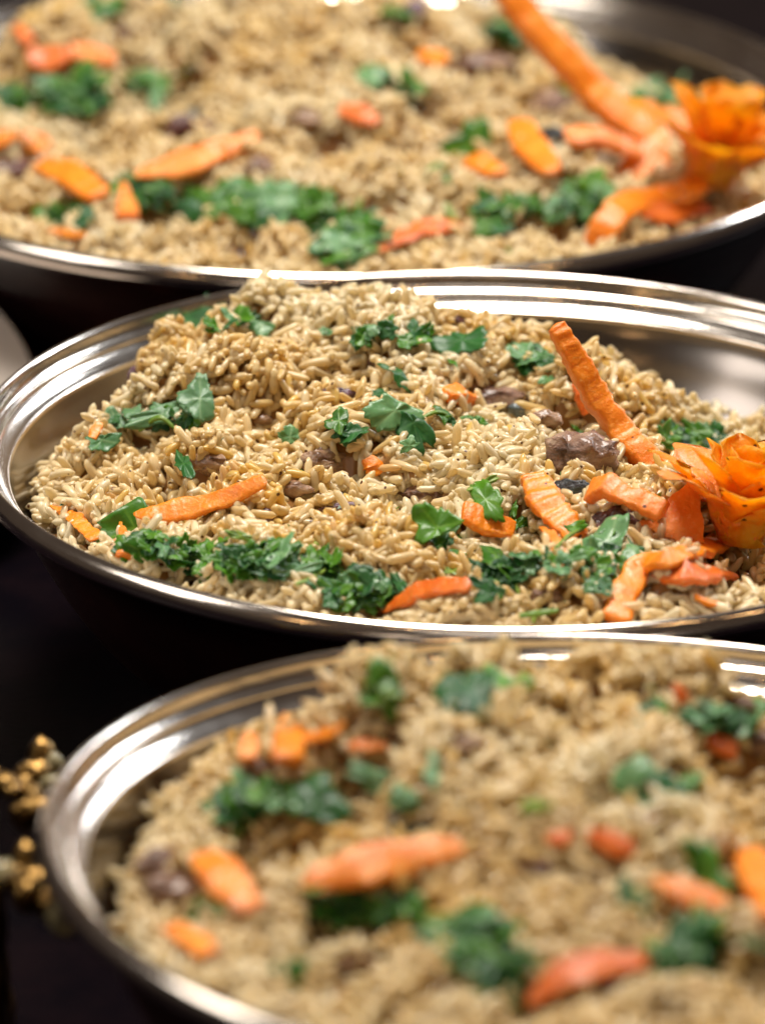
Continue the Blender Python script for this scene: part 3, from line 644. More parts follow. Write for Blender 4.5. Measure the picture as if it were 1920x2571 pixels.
strip('B', 'reddish carrot tip standing by the far rim, near bowl', [(1462, 1478), (1468, 1500), (1478, 1515)], [12, 26, 22], .5, CARROT_DK, lift=.012)
# ------------------------------------------------------------------ meat, mushroom and onion
lump('M', 'large purple brown mushroom piece with grains below it, right of centre', 1256, 990, 142, 100, 'm', 2, 'mushroom_piece', 'mushroom', lift=.0)
lump('M', 'long brown meat slice lying behind the dark leaf pair', 1070, 862, 128, 48, 'm', 3, lift=-.002)
lump('M', 'small glossy brown mushroom cap in the centre front', 915, 1074, 92, 40, 'm', 4, 'mushroom_piece', 'mushroom', lift=.002)
lump('M', 'thin dark purple onion skin left of the glossy cap', 742, 1094, 84, 16, 'u', 5, 'onion_piece', 'onion', tilt=.2, lift=.006)
lump('M', 'purple onion bit beside the tip of the carrot spear', 578, 1118, 30, 34, 'u', 6, 'onion_piece', 'onion')
lump('M', 'light brown meat piece buried in rice above the spear tip', 698, 1002, 92, 58, 'b', 7, lift=-.004)
lump('M', 'crumpled black mushroom flake between mushroom and crinkled carrot', 1236, 1053, 68, 32, 'k', 8, 'mushroom_flake', 'mushroom', lift=.022, flat=.4)
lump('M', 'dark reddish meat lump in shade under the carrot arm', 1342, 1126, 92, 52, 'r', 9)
lump('M', 'tiny dark meat tip on the far crest of rice', 990, 694, 30, 26, 'r', 10, lift=.004)
lump('M', 'small grey blue skin bit right of the meat slice', 1120, 886, 38, 30, 's', 11, 'skin_piece', 'meat', lift=.012)
lump('M', 'translucent brown onion piece above the carrot spear', 455, 1005, 74, 44, 'b', 12, 'onion_piece', 'onion', lift=-.002)
lump('M', 'pale purple onion piece in the rice left of the centre leaves', 838 - 100, 856, 66, 34, 'u', 13, 'onion_piece', 'onion', lift=-.004)
lump('M', 'shaded purple onion by the upper left wall', 296, 815, 34, 40, 'u', 14, 'onion_piece', 'onion', lift=-.004)
lump('M', 'tiny red meat crumb in the pale rice at the left', 251, 1060, 26, 16, 'b', 15, lift=.008)
lump('M', 'little black crumb at the near rim of the middle bowl', 1302, 1546 - 210, 26, 18, 'k', 16, 'mushroom_flake', 'mushroom', lift=.004)
lump('T', 'blurred purple brown mushroom piece under the far bowl carrot stick', 1208, 238, 128, 76, 'm', 21, 'mushroom_piece', 'mushroom')
lump('T', 'blurred brown meat slice near the top of the far bowl', 1040, 142, 120, 48, 'm', 22, lift=.0)
lump('T', 'blurred dark flake below the far bowl mushroom', 1190, 292, 56, 34, 'k', 23, 'mushroom_flake', 'mushroom', lift=.01)
lump('T', 'blurred dark red meat under the far bowl carrot arm', 1298, 352, 84, 40, 'r', 24)
lump('T', 'blurred dark brown meat behind the far bowl carrot spear', 408, 278, 96, 50, 'r', 25)
lump('T', 'grey blurred skin bit above the dark brown meat, far bowl', 408, 252, 54, 26, 's', 26, 'skin_piece', 'meat', lift=.012)
lump('T', 'dark blurred meat at the left frame edge of the far bowl', 28, 368, 96, 44, 'r', 27)
lump('T', 'brown blurred meat at the tip of the far bowl spear', 560, 362, 60, 40, 'm', 28)
lump('T', 'dim brown blurred meat right of centre in the far bowl', 660, 262, 66, 40, 'b', 29)
lump('T', 'small dark blurred tip on the top edge of the far bowl rice', 895, 20, 46, 40, 'u', 30, 'onion_piece', 'onion', lift=.01)
lump('T', 'dark crumb behind the blurred pale flake, near rim of the far bowl', 1238, 484 + 0, 34, 24, 'r', 31)
lump('B', 'blurred reddish meat at the left side of the near bowl', 350, 1872, 100, 66, 'm', 41)
lump('B', 'second blurred reddish meat lump below the first, near bowl', 372, 1925, 96, 60, 'm', 42)
lump('B', 'blurred grey brown meat above the large carrot spear', 885, 1782, 84, 44, 's', 43)
lump('B', 'blurred brown meat cut off by the right edge of the frame', 1640, 1610, 90, 50, 'm', 44)
lump('B', 'thin blurred purple onion strip at the middle of the near bowl', 1165, 1872, 96, 22, 'u', 45, 'onion_piece', 'onion')
lump('B', 'blurred purple onion line right of the first strip, near bowl', 1270, 1895, 70, 18, 'u', 46, 'onion_piece', 'onion')
lump('B', 'blurred dark meat tip on the far crest, right side of the near bowl', 1598, 1528, 60, 44, 'm', 47, lift=.008)
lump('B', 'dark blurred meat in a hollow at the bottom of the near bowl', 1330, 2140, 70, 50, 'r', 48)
for (k, u, v, w_, h_, key, lb) in (('M', 1180, 905, 54, 40, 'b', 'pale brown meat scrap between the meat slice and standing carrot stick'), ('M', 640, 1058, 60, 34, 'b', 'light brown meat scrap just above the carrot spear tip'),
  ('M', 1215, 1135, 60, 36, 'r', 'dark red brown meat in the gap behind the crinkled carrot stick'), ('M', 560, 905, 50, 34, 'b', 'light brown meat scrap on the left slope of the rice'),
  ('M', 1180, 1290, 60, 34, 'm', 'brown meat scrap in the near rice below the tall leaf'), ('M', 1480, 1262, 50, 26, 'm', 'brown meat scrap under the carrot ribbons'),
  ('T', 1220, 420, 70, 40, 'm', 'blurred brown meat among the leaves left of the far ribbon'), ('T', 750, 330, 60, 30, 'm', 'blurred pinkish brown meat in the middle of the far bowl'),
  ('T', 250, 75, 60, 34, 'm', 'blurred brown meat near the top left of the far bowl'), ('T', 150, 265, 50, 30, 'b', 'blurred light brown meat below the upper left herbs, far bowl'),
  ('T', 1075, 500, 60, 34, 'r', 'blurred dark meat behind the near rim below the tall leaf'), ('B', 1000, 1610, 70, 40, 'b', 'blurred light brown meat on the upper left mound, near bowl'),
  ('B', 560, 1665, 70, 40, 'm', 'blurred brown meat under the top left carrots, near bowl'), ('B', 760, 2080, 80, 50, 'b', 'blurred light brown meat at the lower left of the near bowl')):
    lump(k, lb, u, v, w_, h_, key, len(lb), lift=-.004)
for k, pts, w_, lb in (('M', [(455, 1190), (480, 1172), (512, 1160)], 9, 'thin pale green herb stem at the left of the front herb row'),
  ('M', [(640, 1262), (675, 1250), (705, 1228)], 9, 'thin pale green herb stem under the light leaf tip, front herb row'), ('M', [(1196, 1190), (1225, 1160), (1262, 1140)], 8, 'thin green herb stem curving over the foot of the crinkled stick'),
  ('M', [(1120, 1330), (1160, 1326), (1205, 1318)], 12, 'yellow green herb stem lying by the near rim'), ('M', [(905, 905), (940, 890), (975, 898)], 7, 'thin bright herb stem right of the big centre leaf'),
  ('M', [(300, 930), (345, 902), (385, 930)], 9, 'pale herb stem among the leaves on the left slope'), ('M', [(1440, 955), (1490, 965), (1540, 940)], 8, 'thin herb stem by the right wall behind the flower'),
  ('T', [(960, 440), (975, 465), (985, 490)], 14, 'blurred pale stem left of the tall leaf, far bowl'), ('B', [(1130, 1735), (1160, 1748), (1190, 1740)], 18, 'blurred pale stem at the centre of the near bowl')):
    strip(k, lb, pts, [w_ * .7, w_, w_ * .6], 1.0, LEAF['y'], lift=.03, name='herb_stem', cat='herb stem', group='herb stems among the leaves', rough=.25)
# ------------------------------------------------------------------ coriander
L = leaves
L('M', 'large dark coriander leaf on the upper left crest of rice', 438, 694, 0, 0, 1, 105, 'd', lift=.02)
L('M', 'bright green coriander piece right of the large dark crest leaf', 515, 684, 0, 0, 1, 62, 'g', lift=.02)
L('M', 'small teal coriander piece at the end of the upper left leaves', 565, 698, 0, 0, 1, 50, 't', lift=.016)
L('M', 'coriander pieces bunched on the upper left crest', 470, 690, 70, 20, 5, 52, 'gdgt')
L('M', 'tiny teal coriander piece on the top rice mound', 715, 712, 14, 5, 2, 28, 't')
L('M', 'coriander pieces in the row along the back of the rice', 800, 712, 55, 20, 5, 50, 'gdp')
L('M', 'coriander pieces left of the folded grey green leaf', 905, 735, 36, 24, 5, 52, 'dgt')
L('M', 'folded grey green leaf on the far crest, behind the centre', 998, 736, 0, 0, 1, 100, 'd', lift=.022)
L('M', 'small bright coriander oval on pale rice near the back', 976, 780, 0, 0, 1, 34, 'g', 'long')
L('M', 'coriander pieces left of the standing carrot stick', 1150, 775, 46, 18, 6, 58, 'dgt')
L('M', 'coriander piece below the bunch left of the carrot stick', 1180, 818, 0, 0, 1, 44, 't', 'long')
L('M', 'coriander sliver behind the standing carrot stick', 1292, 768, 12, 12, 3, 36, 'g')
L('M', 'dull shaded coriander leaf behind the centre clump', 864, 812, 0, 0, 1, 66, 'd')
L('M', 'dull coriander leaf left of the shaded leaf, behind the centre', 812, 850, 34, 12, 3, 50, 'dp')
L('M', 'rounded folded green leaf on the left slope of rice', 432, 862, 0, 0, 1, 74, 'p', lift=.022)
L('M', 'long pale coriander leaf lying across the left rice', 350, 895, 0, 0, 1, 120, 'p', 'long', lift=.02)
L('M', 'coriander pieces around the long pale leaf at the left', 350, 900, 70, 24, 7, 54, 'pdg')
L('M', 'teal coriander strip hanging down at the far left of the rice', 222, 948, 0, 0, 1, 72, 't', lift=.02)
L('M', 'coriander piece above the teal hanging strip at the left', 248, 905, 14, 6, 2, 50, 'dp')
L('M', 'grey green leaf leaning over the hollow left of centre', 397, 1003, 0, 0, 1, 90, 'd', 'long', lift=.024)
L('M', 'small two-toned coriander leaf alone on the rice, left of centre', 626, 944, 0, 0, 1, 44, 't')
L('M', 'coriander strips between the lone leaf and the centre pair', 752, 928, 36, 22, 4, 56, 'dg')
L('M', 'pale curled coriander leaf on top of the centre clump', 852, 888, 0, 0, 1, 98, 't', lift=.03)
L('M', 'big dark green leaf folded over the centre of the rice', 893, 914, 0, 0, 1, 108, 'd', lift=.026)
L('M', 'small leaf tip hanging below the big dark centre leaf', 884, 962, 0, 0, 1, 34, 't')
L('M', 'bright green scrap right of the big dark centre leaf', 958, 896, 0, 0, 1, 46, 'g', lift=.026)
L('M', 'thin dark coriander strips trailing right of the centre leaf', 1010, 905, 44, 10, 3, 48, 'gd', 'long')
L('M', 'coriander pieces above the large mushroom piece', 1268, 932, 44, 10, 4, 40, 'gdt', 'long')
L('M', 'small leaf stuck to the mushroom piece', 1272, 946, 0, 0, 1, 38, 't')
L('M', 'coriander pieces by the right wall, beyond the carrot stick', 1495, 948, 74, 20, 9, 56, 'gdtg')
L('M', 'rounded green leaf left of the crinkled carrot stick', 1048, 1078, 0, 0, 1, 86, 'g', lift=.022)
L('M', 'pale green celery like shred above the rounded leaf', 1042, 1046, 0, 0, 1, 56, 'y', 'long')
L('M', 'coriander pieces between the rounded leaf and crinkled stick', 1120, 1115, 36, 22, 4, 44, 'gd')
L('M', 'toothed green leaf standing left of the carrot slab', 944, 1140, 0, 0, 1, 80, 'g', lift=.028)
L('M', 'coriander pieces below the toothed leaf left of the slab', 968, 1170, 24, 34, 5, 50, 'gdt')
L('M', 'yellow green stem piece under the toothed leaf', 976, 1232, 0, 0, 1, 56, 'y', 'long', lift=.02)
L('M', 'tall bright leaf standing in front of the carrot slab', 1072, 1205, 0, 0, 1, 96, 'g', lift=.034)
L('M', 'coriander pieces bunched under the tall bright leaf', 1068, 1248, 40, 42, 12, 58, 'gdd')
L('M', 'slim curved leaf lying across the crinkled carrot stick', 1240, 1138, 0, 0, 1, 62, 'g', 'long', lift=.05)
L('M', 'coriander pieces in front of the crinkled stick', 1185, 1212, 60, 20, 10, 48, 'gdt')
L('M', 'curled teal coriander ring right of the front pieces', 1222, 1205, 0, 0, 1, 66, 't', 'long', lift=.03)
L('M', 'large teal green leaf left of the curled carrot ribbon', 1310, 1172, 0, 0, 1, 100, 't', lift=.03)
L('M', 'coriander pieces heaped beside the curled carrot ribbon', 1312, 1205, 66, 40, 18, 58, 'ggtd')
L('M', 'coriander pieces below the heap, toward the near rim', 1285, 1262, 36, 22, 5, 46, 'gdt')
L('M', 'arched green leaf over the small carrot wedge at the left', 292, 1140, 0, 0, 1, 116, 'g', lift=.03)
L('M', 'coriander pieces around the arched leaf by the left rim', 310, 1175, 56, 22, 7, 54, 'gd')
L('M', 'slim teal blade beside the arched leaf', 352, 1180, 0, 0, 1, 76, 't', 'long', lift=.026)
L('M', 'yellow green leaf tip poking up from the front herb row', 520, 1158, 0, 0, 1, 52, 'y', 'long', lift=.04)
L('M', 'coriander pieces at the left end of the front herb row', 410, 1205, 48, 24, 10, 54, 'ggd')
L('M', 'coriander pieces in the left half of the front herb row', 492, 1212, 52, 30, 13, 64, 'ggd')
L('M', 'teal ruffled leaf in the middle of the front herb row', 602, 1190, 0, 0, 1, 84, 't', lift=.034)
L('M', 'long teal leaf below the ruffled one, front herb row', 632, 1232, 0, 0, 1, 92, 't', 'long', lift=.03)
L('M', 'coriander pieces in the middle of the front herb row', 590, 1208, 56, 32, 12, 62, 'gdtg')
L('M', 'light green leaf tip rising from the front herb row', 672, 1180, 0, 0, 1, 58, 'y', lift=.03)
L('M', 'coriander pieces right of the middle, front herb row', 688, 1225, 46, 34, 10, 60, 'ggd')
L('M', 'coriander pieces heaped against the near rim, front herb row', 760, 1272, 74, 32, 22, 62, 'ggdt')
L('M', 'dark pointed leaf at the right end of the front herb row', 862, 1258, 0, 0, 1, 66, 'd', 'long', lift=.02)
L('M', 'coriander pieces around the near rim left of the deep orange spear', 830, 1288, 34, 14, 5, 48, 'gd')
L('M', 'yellow green stem by the near rim under the orange spear', 1190 - 30, 1312 + 12, 0, 0, 1, 60, 'y', 'long')
# far bowl
L('T', 'blurred dark leaf at the top edge of the picture, far bowl', 395, 8, 0, 0, 1, 120, 'd', lift=.02)
L('T', 'blurred coriander at the top left of the far bowl', 215, 18, 45, 20, 5, 66, 'gdp')
L('T', 'blurred coriander bunch on the upper left rice, far bowl', 160, 205, 66, 28, 12, 76, 'dgt')
L('T', 'blurred coriander at the left frame edge, far bowl', 24, 222, 40, 32, 8, 66, 'gd')
L('T', 'blurred pale leaf right of the upper left bunch, far bowl', 330, 192, 0, 0, 1, 100, 'p', 'long', lift=.02)
L('T', 'blurred coriander around the pale leaf, far bowl', 300, 180, 56, 20, 5, 56, 'gp')
L('T', 'blurred dull round leaf above the pale leaf, far bowl', 402, 152, 0, 0, 1, 62, 'd', lift=.02)
L('T', 'blurred big dark leaf at the centre of the far bowl', 862, 186, 0, 0, 1, 104, 'd', lift=.026)
L('T', 'blurred pale leaf beside the big dark one, far bowl', 812, 165, 0, 0, 1, 70, 't', lift=.03)
L('T', 'blurred coriander right of the big dark leaf, far bowl', 905, 182, 34, 12, 3, 52, 'g')
L('T', 'blurred rounded leaf left of the far bowl short carrot stick', 1022, 312, 0, 0, 1, 82, 'g', lift=.024)
L('T', 'blurred leaf left of the far bowl carrot slab', 935, 372, 18, 14, 3, 66, 'g')
L('T', 'blurred tall leaf right of centre, front of the far bowl', 1052, 432, 0, 0, 1, 84, 'g', lift=.03)
L('T', 'blurred coriander under the tall leaf, far bowl', 1050, 470, 34, 30, 7, 62, 'gd')
L('T', 'blurred coriander trailing right of the tall leaf, far bowl', 1130, 440, 40, 14, 5, 50, 'gt')
L('T', 'blurred large leaf left of the far bowl carrot ribbon', 1290, 405, 0, 0, 1, 100, 'g', lift=.03)
L('T', 'blurred coriander heap beside the far bowl carrot ribbon', 1262, 440, 66, 40, 16, 68, 'gtd')
L('T', 'blurred coriander at the left of the far bowl front row', 145, 458, 50, 22, 7, 56, 'gd')
L('T', 'blurred coriander round the upright carrot wedge, far bowl', 300, 415, 60, 28, 10, 62, 'gd')
L('T', 'blurred coriander in the left of the far bowl herb row', 440, 438, 50, 26, 10, 66, 'gd')
L('T', 'blurred coriander in the middle of the far bowl herb row', 550, 438, 66, 34, 16, 74, 'gdt')
L('T', 'blurred teal leaf in the far bowl herb row', 600, 440, 0, 0, 1, 84, 't', lift=.03)
L('T', 'blurred coriander right of the teal leaf, far bowl', 680, 445, 34, 36, 7, 64, 'g')
L('T', 'blurred coriander heaped by the near rim of the far bowl', 738, 508, 66, 40, 18, 72, 'gdt')
L('T', 'blurred coriander by the top right rim, far bowl', 1080, 68, 38, 18, 5, 58, 'gd')
L('T', 'blurred coriander near the right wall of the far bowl', 1430, 208, 60, 22, 9, 62, 'gdt')
L('T', 'blurred leaf above the far bowl mushroom', 1215, 190, 0, 0, 1, 44, 'g', 'long', lift=.02)
L('T', 'blurred coriander at the very top of the far bowl', 850, 28, 34, 16, 4, 52, 'gd')
# near bowl
L('B', 'blurred coriander at the top left crest of the near bowl', 830, 1490, 40, 34, 6, 66, 'gdy')
L('B', 'large blurred dark leaf near the far rim of the near bowl', 1010, 1486, 0, 0, 1, 150, 'd', lift=.024)
L('B', 'blurred bright leaf right of the large dark one, near bowl', 1085, 1478, 0, 0, 1, 80, 'g', lift=.02)
L('B', 'blurred small leaf on the crest, near bowl', 1140, 1470, 16, 10, 2, 44, 'gy')
L('B', 'blurred dull round leaf left of centre, near bowl', 940, 1658, 0, 0, 1, 76, 'p', lift=.02)
L('B', 'blurred coriander bunch at the left of the near bowl', 512, 1735, 48, 46, 9, 82, 'gdt')
L('B', 'blurred teal leaf right of the left bunch, near bowl', 682, 1735, 0, 0, 1, 124, 'd', lift=.02)
L('B', 'blurred coriander beside the teal leaf, near bowl', 640, 1712, 70, 24, 6, 70, 'gt')
L('B', 'blurred long light green leaf left of centre, near bowl', 820, 1690, 0, 0, 1, 130, 'p', 'long', lift=.024)
L('B', 'blurred pale coriander by the long light leaf, near bowl', 862, 1715, 36, 16, 3, 64, 'p')
L('B', 'large blurred dark leaf right of centre, near bowl', 1402, 1712, 0, 0, 1, 120, 'd', lift=.026)
L('B', 'blurred pale leaf on the large dark one, near bowl', 1362, 1680, 0, 0, 1, 84, 't', lift=.034)
L('B', 'blurred bright scrap right of the large dark leaf, near bowl', 1500, 1690, 26, 8, 3, 56, 'g')
L('B', 'blurred pale green shred at the centre of the near bowl', 1150, 1742, 0, 0, 1, 70, 'y')
L('B', 'blurred coriander by the far right rim, near bowl', 1565, 1550, 76, 24, 9, 68, 'gdt')
L('B', 'blurred coriander left of the far right bunch, near bowl', 1415, 1520, 34, 18, 4, 52, 'gd')
L('B', 'lone blurred bright leaf at the lower left of the near bowl', 450, 1986, 0, 0, 1, 88, 'g', lift=.02)
L('B', 'blurred coriander below the large carrot spear, near bowl', 745, 1955, 60, 34, 9, 80, 'gd')
L('B', 'blurred coriander right of the carrot spear tip, near bowl', 862, 1958, 40, 24, 6, 76, 'gd')
L('B', 'large blurred leaf in the front herb heap, near bowl', 1050, 2035, 0, 0, 1, 140, 'g', lift=.03)
L('B', 'blurred coriander in the front herb heap, near bowl', 1020, 2030, 100, 56, 18, 92, 'gtd')
L('B', 'blurred coriander at the bottom of the herb heap, near bowl', 1080, 2110, 56, 44, 8, 86, 'gd')
L('B', 'blurred leaf above the right carrot slab, near bowl', 1530, 1880, 0, 0, 1, 110, 'g', lift=.026)
L('B', 'blurred leaf left of the right carrot slab, near bowl', 1372, 1948, 22, 20, 4, 84, 'gd')
L('B', 'blurred coriander bunch at the bottom right, near bowl', 1500, 2050, 54, 48, 9, 92, 'gd')
L('B', 'small blurred leaf alone at the bottom left, near bowl', 620, 2110, 0, 0, 1, 62, 'g')
L('B', 'blurred leaf cut off by the right edge, bottom of the near bowl', 1645, 2045, 0, 0, 1, 90, 'd')
def make_leaf(t_):
    pr, k, label, u, v, sz, tone, kind, lift, up, sd, multi = t_
    f = FR[k]; g = random.Random(int(sd * 1e9)); p = hit(f, u, v, lift); size = sz / pxu(f, p) * (1.38 if not t_[-1] else 1.22)
    tc = (f.o - p).normalized()
    nv = (Vector((0, 0, 1)) * g.uniform(.35, 1) + tc * g.uniform(.15, .9) + Vector((g.uniform(-1, 1), g.uniform(-1, 1), g.uniform(-.4, .4))) * .55).normalized()
    V, Fc, ve = leaf_mesh(g, size, f, p, nv, kind)
    return f, p, V, Fc, ve
LEAVES.sort(key=lambda a: -a[0])
import re
ORD = ['first', 'second', 'third', 'fourth', 'fifth', 'sixth', 'seventh', 'eighth', 'ninth', 'tenth', 'eleventh', 'twelfth', 'thirteenth', 'fourteenth', 'fifteenth', 'sixteenth', 'seventeenth', 'eighteenth', 'nineteenth', 'twentieth', 'last']
TONE = {'g': 'mid green', 'd': 'dark green', 't': 'grey green', 'y': 'yellow green', 'p': 'pale green'}
fam = {}
for t_ in LEAVES[:300]:
    if t_[-1]: fam.setdefault((t_[2], t_[6]), []).append(t_)
NEWL = {}
for (lb, tn), L_ in fam.items():
    x = re.sub(r'^(blurred )?(thin |tiny |dull |small )*(dark |teal |pale )*(coriander|leaf|leaves|green|bright scrap)( leaf| pieces?| strips?| sliver)?s?,? ?', '', lb)
    for q, t_ in enumerate(sorted(L_, key=lambda a: a[3])):
        n1 = (ORD[min(q, 20)] + ' ') if len(L_) > 1 else 'the '
        NEWL[id(t_)] = ' '.join((n1 + TONE[tn] + ' coriander piece' + (' from the left, ' if len(L_) > 1 else ' ') + x).split()[:16])
GN = {'M': 'chopped coriander over the rice of the middle bowl', 'T': 'chopped coriander over the far bowl', 'B': 'chopped coriander over the near bowl'}
def put_vein(o, ve):
    at = o.data.attributes.new('vein', 'FLOAT', 'POINT'); at.data.foreach_set('value', ve)
rest = []
for i, t_ in enumerate(LEAVES):
    if i < 300:
        f, p, V, Fc, ve = make_leaf(t_)
        o = world_obj(f, 'coriander_leaf', V, Fc, LEAF[t_[6]], p); put_vein(o, ve)
        tag(o, NEWL.get(id(t_), t_[2]), 'herb leaf', (t_[2] if t_[-1] else GN[t_[1]]))
    else: rest.append(t_)
# the remaining chopped bits and the fine flecks sprinkled everywhere, one object
AV = []; AF = []; AE = []; AM = []; keys = list(LEAF); g2 = random.Random(77)
for t_ in rest:
    f, p, V, Fc, ve = make_leaf(t_); b0 = len(AV)
    AV += [f.world @ (Vector(v_) * S) for v_ in V]; AF += [tuple(i + b0 for i in fc) for fc in Fc]; AE += ve; AM += [keys.index(t_[6])] * len(Fc)
for k, n_ in (('M', 170), ('T', 90), ('B', 90)):
    f = FR[k]
    for _ in range(n_):
        a = g2.uniform(0, 6.28); r_ = math.sqrt(g2.random()) * (f.R - .13); x, y = r_ * math.cos(a), r_ * math.sin(a)
        p = Vector((x, y, float(hz(f, x, y)) + .006)); s_ = g2.uniform(.004, .011); b0 = len(AV)
        e1 = Vector((g2.uniform(-1, 1), g2.uniform(-1, 1), g2.uniform(-.6, .6))).normalized(); e2 = e1.cross(Vector((g2.uniform(-.5, .5), g2.uniform(-.8, .2), 1))).normalized(); e3 = e1.cross(e2)
        q = [p + e1 * s_ * 1.5, p + e2 * s_ * .5 + e3 * s_ * .2, p - e1 * s_ * 1.3, p - e2 * s_ * .5 + e3 * s_ * .2]
        AV += [f.world @ (v_ * S) for v_ in q]; AF.append((b0, b0 + 1, b0 + 2, b0 + 3)); AE += [0] * 4; AM.append(keys.index(g2.choice('ggdty')))
o = mesh_obj('chopped_coriander', AV, AF, LEAF[keys[0]]); put_vein(o, AE)
for kk in keys[1:]: o.data.materials.append(LEAF[kk])
o.data.polygons.foreach_set('material_index', AM)
tag(o, 'fine chopped coriander sprinkled over all three bowls of rice', 'herbs', kind='stuff')
# ------------------------------------------------------------------ rice, packed round everything that lies in it
CELL = 5.0; NW, NH = int(1800 / CELL), int(2400 / CELL)
def to_px(P):                       # world points (units) -> picture px and depth
    q = P - np.array(CAM); z = q @ np.array(F); return 826 + 1652 * FOC * (q @ np.array(X)) / z, 1106 - 1652 * FOC * (q @ np.array(U)) / z, z
bpy.context.view_layer.update()
DEP = np.full((NH, NW), 1e9)
for o in scene.objects:
    if o.type != 'MESH' or o.name.split('.')[0] in ('table_surface', 'rim', 'lining', 'shell', 'chopped_coriander'): continue
    v = np.empty(len(o.data.vertices) * 3); o.data.vertices.foreach_get('co', v); v = v.reshape(-1, 3)
    Mw = np.array(o.matrix_world); v = (v @ Mw[:3, :3].T + Mw[:3, 3]) / S
    u_, v_, z_ = to_px(v); i_ = ((u_ + 60) / CELL).astype(int); j_ = ((v_ + 80) / CELL).astype(int)
    for di in (0, 1):
        for dj in (0, 1):
            ok = (i_ + di >= 0) & (i_ + di < NW) & (j_ + dj >= 0) & (j_ + dj < NH); np.minimum.at(DEP, (j_[ok] + dj, i_[ok] + di), z_[ok])
def cull(f, data, seed):
    g = np.random.default_rng(seed); Pl = data[0]; keep = np.ones(len(Pl), bool)
    for t_ in (-.42, 0, .42):
        q = (Pl + data[1] * (data[4] * t_)[:, None]) @ np.array(f.M3).T + np.array(f.c)
        u_, v_, z_ = to_px(q); i_ = np.clip(((u_ + 60) / CELL).astype(int), 0, NW - 1); j_ = np.clip(((v_ + 80) / CELL).astype(int), 0, NH - 1)
        D = DEP[j_, i_]; keep &= ~((z_ < D + .004) & (z_ > D - .09))
    return keep | (g.random(len(Pl)) < .07)
RL = {'T': 'blurred rice pilaf with carrot and herbs in the farthest bowl', 'M': 'golden speckled rice pilaf heaped in the middle bowl, grains in focus', 'B': 'out of focus rice pilaf in the bowl nearest the camera'}
RG = {}
for k, cnt, sd, (si, ri) in (('T', 13500, 21, (5, 5)), ('M', 17000, 22, (7, 6)), ('B', 11500, 23, (5, 5))):
    f = FR[k]; g = np.random.default_rng(sd + 100)
    temps = [grain_template(g, si, ri) for _ in range(9)]
    data = scatter(f, cnt, sd)
    e = bpy.data.objects.new('rice_pilaf', None); link(e); e.matrix_world = f.world; RG[k] = e
    tag(e, RL[k], 'rice', 'rice pilaf filling the bowls')
    idx = np.nonzero(cull(f, data, sd))[0]; kept = np.zeros(len(data[0]), bool); kept[idx] = True
    if k == 'M':
        # the grains that show largest: on top, whole, in front
        score = data[7] + .02 * (data[4] - .04) / .01 * .2 - .01 * np.abs(data[0][:, 1] + .25)
        vis = (data[0][:, 1] < .3) & (data[0][:, 1] > -.8) & (np.abs(data[0][:, 0]) < .75) & ~data[8] & kept
        order = np.argsort(np.where(vis, -score, 9)); top = order[:300]; idx = np.setdiff1d(idx, top)
        vm = []
        for j in range(24):
            tv, Q, T = grain_template(g, 10, 8); v = tmpl_verts(tv, .050, .0172) * S
            me = bpy.data.meshes.new('rice_grain'); me.from_pydata(v.tolist(), [], Q.tolist() + T.tolist()); me.update()
            me.polygons.foreach_set('use_smooth', [True] * len(me.polygons)); me.materials.append(RICE)
            at = me.attributes.new('Col', 'FLOAT_COLOR', 'POINT'); c_ = PAL[j % 8] * (.95 + .1 * ((j * 7) % 5) / 5)
            at.data.foreach_set('color', np.tile(np.append(c_, 1), len(v)).astype(np.float32)); vm.append(me)
        for q in top:
            o = bpy.data.objects.new('rice_grain', vm[int(q) % 24]); link(o, e)
            M4 = Matrix(np.stack([data[1][q], data[2][q], data[3][q]], 1).tolist()).to_4x4(); M4.translation = Vector(data[0][q] * S)
            if M4.to_3x3().determinant() < 0: M4 = M4 @ Matrix.Scale(-1, 4, (0, 0, 1))
            o.matrix_basis = M4 @ Matrix.Diagonal((data[4][q] / .050, 1, 1, 1))
    go = build_grains('grain_mass', data, idx, temps, e, bed(f)); go['kind'] = 'stuff'
# ------------------------------------------------------------------ plate at the left, gold ornament
def on_plane(u, v, z):
    d = X * ((u - 826) / 1652) + F * FOC - U * ((v - 1106) / 1652); return CAM + d * ((z - CAM.z) / d.z)
mt, nt, b, new, ln = mat('cream_china'); b.inputs['Base Color'].default_value = (.66, .55, .48, 1); b.inputs['Roughness'].default_value = .3
n = noise(nt, 12, 3); r = ramp(nt, n.outputs[0], [(.3, (.56, .48, .42)), (.7, (.62, .54, .47))]); ln(r.outputs[0], b.inputs['Base Color'])
CHINA = mt
dpl = X * ((-478 - 826) / 1652) + F * FOC - U * ((907 - 1106) / 1652); ctr = CAM + dpl * (11.4 / FOC)
e = bpy.data.objects.new('serving_plate', None); link(e)
e.matrix_world = Matrix.Translation(ctr * S) @ Matrix.Rotation(math.radians(25), 4, 'X') @ Matrix.Scale(.796, 4)
tag(e, 'cream china plate cut off by the left edge, tilted up behind the middle bowl', 'plate')
V, Fc = lathe(catmull([(.0, -.03), (.45, -.03), (.52, -.02), (.60, .0), (.68, .02), (.70, .022), (.702, .018), (.68, .008), (.6, -.015), (.5, -.05), (.3, -.07), (.28, -.08), (0, -.08)], 4), 128)
mesh_obj('plate_dish', V, Fc, CHINA, e)
V, Fc = lathe(catmull([(.695, .024), (.702, .026), (.708, .020), (.702, .012)], 4), 128)
mesh_obj('plate_edge', V, Fc, STEEL, e)
dn = Vector((0, -math.sin(math.radians(25)), -math.cos(math.radians(25)))); p0 = Vector((0, .12, -.05)); k0 = ((ctr.z + .12 * .796 * math.sin(math.radians(25))) / .796 - .05)
